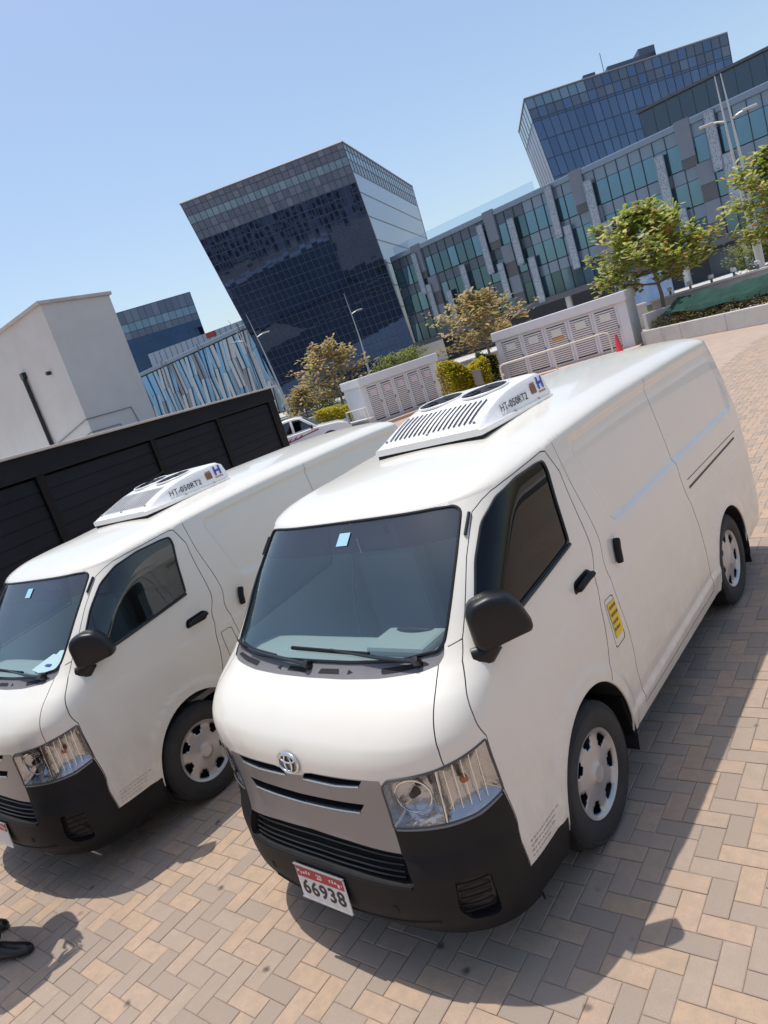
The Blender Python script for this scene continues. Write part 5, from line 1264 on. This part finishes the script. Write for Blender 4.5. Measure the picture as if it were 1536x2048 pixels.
# low boundary walls by the road
def lowwall(a0, d0, a1, d1, h, label, cap=.08):
    a, b = polar(a0, d0), polar(a1, d1); d = b - a; L = d.length; o = empty('boundary_wall', (a.x, a.y, 0), math.atan2(d.y, d.x)); tag(o, label, 'wall', 'low pale walls round the yard')
    MB().box((L / 2, 0, h / 2), (L, .3, h)).build('wall_body', M_conc, o); MB().box((L / 2, 0, h + cap / 2), (L + .05, .42, cap)).build('coping', M_white, o, bevel=.01)
lowwall(-49.5, 40, -41.3, 38.5, .95, 'low grey wall with white coping behind the tan tree and pickup')
lowwall(-50, 56, -40, 52, .95, 'farther low grey wall with white coping along the road, left')
lowwall(-36.2, 41, -19, 41.5, 1.25, 'low pale wall with white coping behind the two cabinets')
lowwall(-44.2, 32.6, -41.6, 31.0, .42, 'knee-high pale wall between the pickup and the left cabinet')
a = polar(-42.6, 30.2)
# railing board and small panel sign
p = polar(-32.35, 28.3); sg = empty('panel_sign', (p.x, p.y, 0), R_(-32)); tag(sg, 'small grey-brown panel on two legs beside the yellow hedge', 'sign')
MB().box((0, 0, .88), (.72, .05, .62)).build('panel', MAT('grey_panel', (.20, .17, .16), .7), sg, bevel=.01)
for x in (-.26, .26): MB().box((x, .03, .35), (.04, .04, .7)).build('leg', M_mull, sg)
a, b = polar(-43.4, 31.9), polar(-42.4, 31.3); d = b - a; gr_ = empty('planter_railing', (a.x, a.y, 0), math.atan2(d.y, d.x)); tag(gr_, 'short cream railing beside the left white cabinet', 'railing'); L = d.length
MB().tube([(0, 0, .4), (0, 0, .98), (L * 1.6, 0, .98), (L * 1.6, 0, .4)], .028, 6).build('rail', M_cream, gr_)
for k in range(7): MB().tube([(L * 1.6 * (k + .5) / 7, 0, .4), (L * 1.6 * (k + .5) / 7, 0, .98)], .012, 5).build('baluster', M_cream, gr_)
# advertising hoarding beyond the right cabinet
p = polar(-18.9, 52); hb = empty('hoarding', (p.x, p.y, 0), R_(-16)); tag(hb, 'blue and white picture hoarding seen beside the right tree trunk', 'hoarding')
M_ho = MAT('printed_hoarding', (.62, .68, .76), .6, var=(.55, (.16, .40, .74), 1.0), coords='Object')
MB().box((0, 0, 1.75), (4.2, .12, 1.9)).build('board', M_ho, hb); MB().box((0, .02, .6), (4.2, .08, .4)).build('lower_strip', MAT('hoarding_strip', (.40, .34, .12), .8, var=(2, (.18, .22, .05), 1.0)), hb)
for x in (-1.9, 1.9): MB().box((x, .1, 1.35), (.12, .12, 2.7)).build('post', M_white, hb)

# ------------------------------------------------------------------ lamp posts
M_post = MAT('pale_lamp_post', (.62, .62, .60), .45, metal=.2)
def lamp(label, az_, dist, H, masts, r0, rz=0.0):
    p = polar(az_, dist); l = empty('street_lamp', (p.x, p.y, 0), rz); tag(l, label, 'street lamp', 'pale street lamps along the road')
    ax = Vector((math.cos(R_(az_)), -math.sin(R_(az_)), 0))              # across the view
    for (x0, x1, bow, sgn) in masts:
        pts = []; rs = []
        for k in range(11):
            f = k / 10; pts.append(ax * (x0 * f + x1 * f * f + bow * math.sin(f * math.pi)) + Vector((0, 0, H * f))); rs.append(r0 * (1 - .86 * f))
        MB().tube(pts, rs, 8).build('mast', M_post, l, 60)
        hp = pts[8]; MB().tube([hp, hp + ax * sgn * .35 + Vector((0, 0, .12)), hp + ax * sgn * .75 + Vector((0, 0, .16))], [.05, .05, .03], 6).build('arm', M_post, l, 60)
        MB().box(hp + ax * sgn * .78 + Vector((0, 0, .16)), (.62, .24, .10), math.atan2(ax.y, ax.x)).build('lamp_head', M_post, l, bevel=.03)
    MB().lathe([(.24, 0), (.24, .05), (.14, .09), (.13, .9), (.12, .95), (0, .95)], 14).build('base', M_post, l, 40)
    return l
lamp('single slender curved street lamp in front of the leaning tower', -40.75, 66, 9.7, [(-.25, .45, .35, 1)], .11)
lamp('twin-mast street lamp at the right, beside the green tree', -11.25, 40, 10.2, [(-.05, -.05, .10, 1), (-.30, -.05, -.05, -1)], .15)
lamp('twin-mast street lamp rising over the black wall end', -47.6, 58, 9.6, [(-.75, -.05, .1, 1), (-2.0, -.3, .25, -1)], .12)

# ------------------------------------------------------------------ white pickup by the black wall
M_wp = MAT('pickup_white', (.80, .80, .79), .3, coat=.6); M_pgl = GLASS('pickup_glass', (.12, .20, .20), 1.9)
M_stripe = MAT('red_stripe', (.40, .05, .06), .4)
def pickup(loc, rz):
    r = empty('pickup_truck', loc, rz); tag(r, 'white double-cab pickup with red side stripe, half hidden by the black wall', 'pickup')
    # length along +x (nose), right-hand side towards -y
    def sec(prof, hw0, hw1, name, mat, bev=.04):
        lo = [(x, -hw0 + (hw0 - hw1) * max(0, (z - 1.05) / .72), z) for x, z in prof]; hi = [(x, -y, z) for x, y, z in lo]
        return MB().hexa(lo, hi).build(name, mat, r, 35, bevel=bev, seg=3)
    b = sec([(-2.6, .50), (-2.62, 1.06), (-.62, 1.10), (.62, 1.12), (1.05, 1.14), (2.05, 1.06), (2.45, .93), (2.56, .62), (2.48, .42), (-2.4, .42)], .90, .90, 'body', M_wp)
    cabn = sec([(-.72, 1.08), (-.60, 1.50), (-.42, 1.72), (-.1, 1.77), (.35, 1.76), (.62, 1.70), (1.22, 1.13)], .87, .74, 'cab', M_wp, .05)
    MB().add([(1.17, -.70, 1.18), (1.17, .70, 1.18), (.655, .62, 1.685), (.655, -.62, 1.685)], [(0, 1, 2, 3)]).build('windscreen', M_core, cabn, loc=(.012, 0, .012))
    for s in (-1, 1):
        yy = lambda z: s * (.872 - .13 * (z - 1.05) / .72 + .006)
        for prof in ([(-.58, 1.18), (-.50, 1.46), (-.36, 1.64), (.10, 1.67), (.10, 1.18)], [(.22, 1.18), (.22, 1.67), (.52, 1.63), (.98, 1.20)]):
            MB().add([(x, yy(z), z) for x, z in prof], [tuple(range(len(prof)))]).build('window', M_blk2 if False else M_pgl, cabn)
            MB().add([(x, yy(z) - s * .004, z) for x, z in prof], [tuple(range(len(prof)))]).build('window_backing', M_core, cabn)
            MB().tube([(x, yy(z), z) for x, z in prof], .012, 5, True).build('window_seal', M_blk2, cabn)
        st_ = MB(); rr = random.Random(2)
        pts = [(-2.3, .80), (-1.2, .78), (-.2, .84), (.5, .93), (1.2, 1.02)]
        for k in range(4):
            (x0, z0), (x1, z1) = pts[k], pts[k + 1]; st_.quad((x0, s * .907, z0 - .02), (x1, s * .907, z1 - .03), (x1, s * .907, z1 + .03), (x0, s * .907, z0 + .02))
        for k in range(5):
            x0 = -.75 + k * .24; st_.quad((x0, s * .908, .80 + k * .015), (x0 + .14, s * .908, .80 + k * .02), (x0 + .30, s * .908, .95 + k * .02), (x0 + .2, s * .908, .93 + k * .015))
        st_.build('side_stripe', M_stripe, b)
        for x in (-1.55, 1.60):
            w = empty('wheel', (x, s * .78, .37), 0, r); M = Matrix.Rotation(math.pi / 2 * (1 if s < 0 else -1), 3, 'X')
            MB().lathe([(.20, -.12), (.33, -.12), (.37, -.08), (.37, .08), (.33, .125), (.20, .12)], 28, M, closed=True).build('tyre', M_tyre, w, 40)
            MB().lathe([(0, .09), (.08, .10), (.18, .08), (.21, .10), (.21, 0), (0, 0)], 20, M).build('rim', M_cap, w, 40)
            ar_ = MB(); n = 16; v_ = []
            for q in range(n + 1):
                an = math.pi * q / n; v_ += [(x + .44 * math.cos(an), s * .9045, .38 + .44 * math.sin(an)), (x + .36 * math.cos(an), s * .9045, .38 + .36 * math.sin(an))]
            ar_.add(v_, [(2 * q, 2 * q + 1, 2 * q + 3, 2 * q + 2) for q in range(n)]); ar_.build('wheel_arch', M_core, b)
        MB().box((.95, s * 1.0, 1.20), (.10, .20, .16)).build('mirror', M_blk2, r, bevel=.03)
        MB().box((2.40, s * .70, .92), (.26, .30, .18)).build('headlight', M_refl, r, bevel=.04)
    MB().box((2.52, 0, .62), (.12, 1.7, .30)).build('front_bumper', M_wp, r, bevel=.04)
    MB().box((2.50, 0, .88), (.08, .9, .16)).build('grille', M_blk2, r, bevel=.01)
    return r
pickup((-20.3, 18.9, -.20), R_(44))

# ------------------------------------------------------------------ person at the left edge (only a shoe is in the frame)
def person(loc, rz):
    r = empty('person', loc, rz); tag(r, 'person in black clothes at the lower left edge, only a black shoe showing', 'person')
    # faces +x; joints
    J = {'pel': (0, 0, .95), 'sp': (.01, 0, 1.15), 'ch': (.0, 0, 1.38), 'nk': (0, 0, 1.50), 'hd0': (.02, 0, 1.58), 'hd': (.03, 0, 1.70),
         'hl': (0, .10, .93), 'kl': (-.10, .11, .50), 'al': (-.32, .12, .09), 'hr': (0, -.10, .93), 'kr': (.04, -.12, .50), 'ar': (.0, -.13, .09),
         'sl': (0, .19, 1.42), 'el': (.05, .25, 1.15), 'wl': (.22, .10, 1.12), 'sr': (0, -.19, 1.42), 'er': (.06, -.30, 1.15), 'wr': (.24, -.12, 1.15)}
    E = [('pel', 'sp'), ('sp', 'ch'), ('ch', 'nk'), ('pel', 'hl'), ('hl', 'kl'), ('kl', 'al'), ('pel', 'hr'), ('hr', 'kr'), ('kr', 'ar'), ('ch', 'sl'), ('sl', 'el'), ('el', 'wl'), ('ch', 'sr'), ('sr', 'er'), ('er', 'wr')]
    rad = {'pel': (.19, .17), 'sp': (.19, .16), 'ch': (.20, .16), 'nk': (.065, .065), 'hl': (.10, .10), 'kl': (.075, .075), 'al': (.06, .06), 'hr': (.10, .10), 'kr': (.075, .075), 'ar': (.06, .06), 'sl': (.10, .10), 'el': (.09, .09), 'wl': (.075, .075), 'sr': (.10, .10), 'er': (.09, .09), 'wr': (.075, .075)}
    names = [k for k in J if k not in ('hd0', 'hd')]; me = bpy.data.meshes.new('clothed_body'); me.from_pydata([J[k] for k in names], [(names.index(a), names.index(b)) for a, b in E], [])
    o = link('clothed_body', me, MAT('black_cloth', (.012, .012, .014), .85), r); o.modifiers.new('skin', 'SKIN'); 
    for i, k in enumerate(names):
        me.skin_vertices[0].data[i].radius = rad[k]; me.skin_vertices[0].data[i].use_root = (k == 'pel')
    s = o.modifiers.new('sub', 'SUBSURF'); s.levels = 2; s.render_levels = 2
    M_skin = MAT('skin', (.36, .20, .13), .55)
    hdm = MB(); n = 16; pr = [(0, .0), (.05, .01), (.07, .06), (.078, .12), (.075, .18), (.055, .225), (0, .245)]
    hdm.lathe([(.05, -.10), (.052, -.03)] + pr[1:], n); ho = hdm.build('head', M_skin, r, 70, loc=(.02, 0, 1.53)); ho.scale = (1.15, .95, 1)
    MB().lathe([(.083, .10), (.086, .16), (.066, .225), (0, .255)], 16).build('hair', M_ink, ho, 70)
    nz = MB(); nz.add([(.075, 0, .13), (.098, 0, .085), (.075, .016, .085), (.075, -.016, .085)], [(0, 2, 1), (0, 1, 3), (1, 2, 3)]); nz.build('nose', M_skin, ho)
    for sgn, w in ((1, 'wl'), (-1, 'wr')):
        W_ = Vector(J[w]); hd_ = MB(); e_ = Vector(J['el' if sgn > 0 else 'er']); d = (W_ - e_).normalized(); sd = d.cross(Vector((0, 0, 1))).normalized()
        hd_.tube([W_ - d * .02, W_ + d * .04, W_ + d * .09], [.032, .042, .038], 10, flat=.55)
        for q in range(4):
            b0 = W_ + d * .085 + sd * (.027 - .018 * q); ln_ = (.065, .075, .07, .055)[q]
            hd_.tube([b0, b0 + d * ln_ * .6 + Vector((0, 0, -.008)), b0 + d * ln_ + Vector((0, 0, -.03))], [.0085, .008, .006], 6)
        hd_.tube([W_ + d * .03 + sd * .03 * sgn, W_ + d * .07 + sd * .06 * sgn, W_ + d * .095 + sd * .06 * sgn], [.011, .010, .007], 6)
        hd_.build('hand', M_skin, r, 60)
    M_shoe = MAT('black_shoe_leather', (.014, .013, .014), .32)
    for (x, y) in ((J['al'][0], J['al'][1]), (J['ar'][0], J['ar'][1])):
        rings = []
        for (dx_, w, h) in ((-.075, .026, .055), (-.06, .038, .085), (0, .043, .105), (.05, .044, .095), (.10, .049, .070), (.15, .050, .055), (.19, .040, .045), (.212, .022, .032)):
            rings.append([(x + dx_, y + w * math.cos(a), .006 + max(0, h * (.5 + .5 * math.sin(a)))) for a in [6.283 * k / 14 for k in range(14)]])
        mb = MB(); mb.add([p for q in rings for p in q], [(i * 14 + j, i * 14 + (j + 1) % 14, (i + 1) * 14 + (j + 1) % 14, (i + 1) * 14 + j) for i in range(7) for j in range(14)] + [tuple(range(14))[::-1], tuple(range(98, 112))])
        mb.build('shoe', M_shoe, r, 60)
    return r
_an = R_(36); _t = Vector((-1.885, -.715)); _o = Vector((math.cos(_an) * .215 + math.sin(_an) * .13, math.sin(_an) * .215 - math.cos(_an) * .13))
person((_t.x - _o.x, _t.y - _o.y, 0), _an)
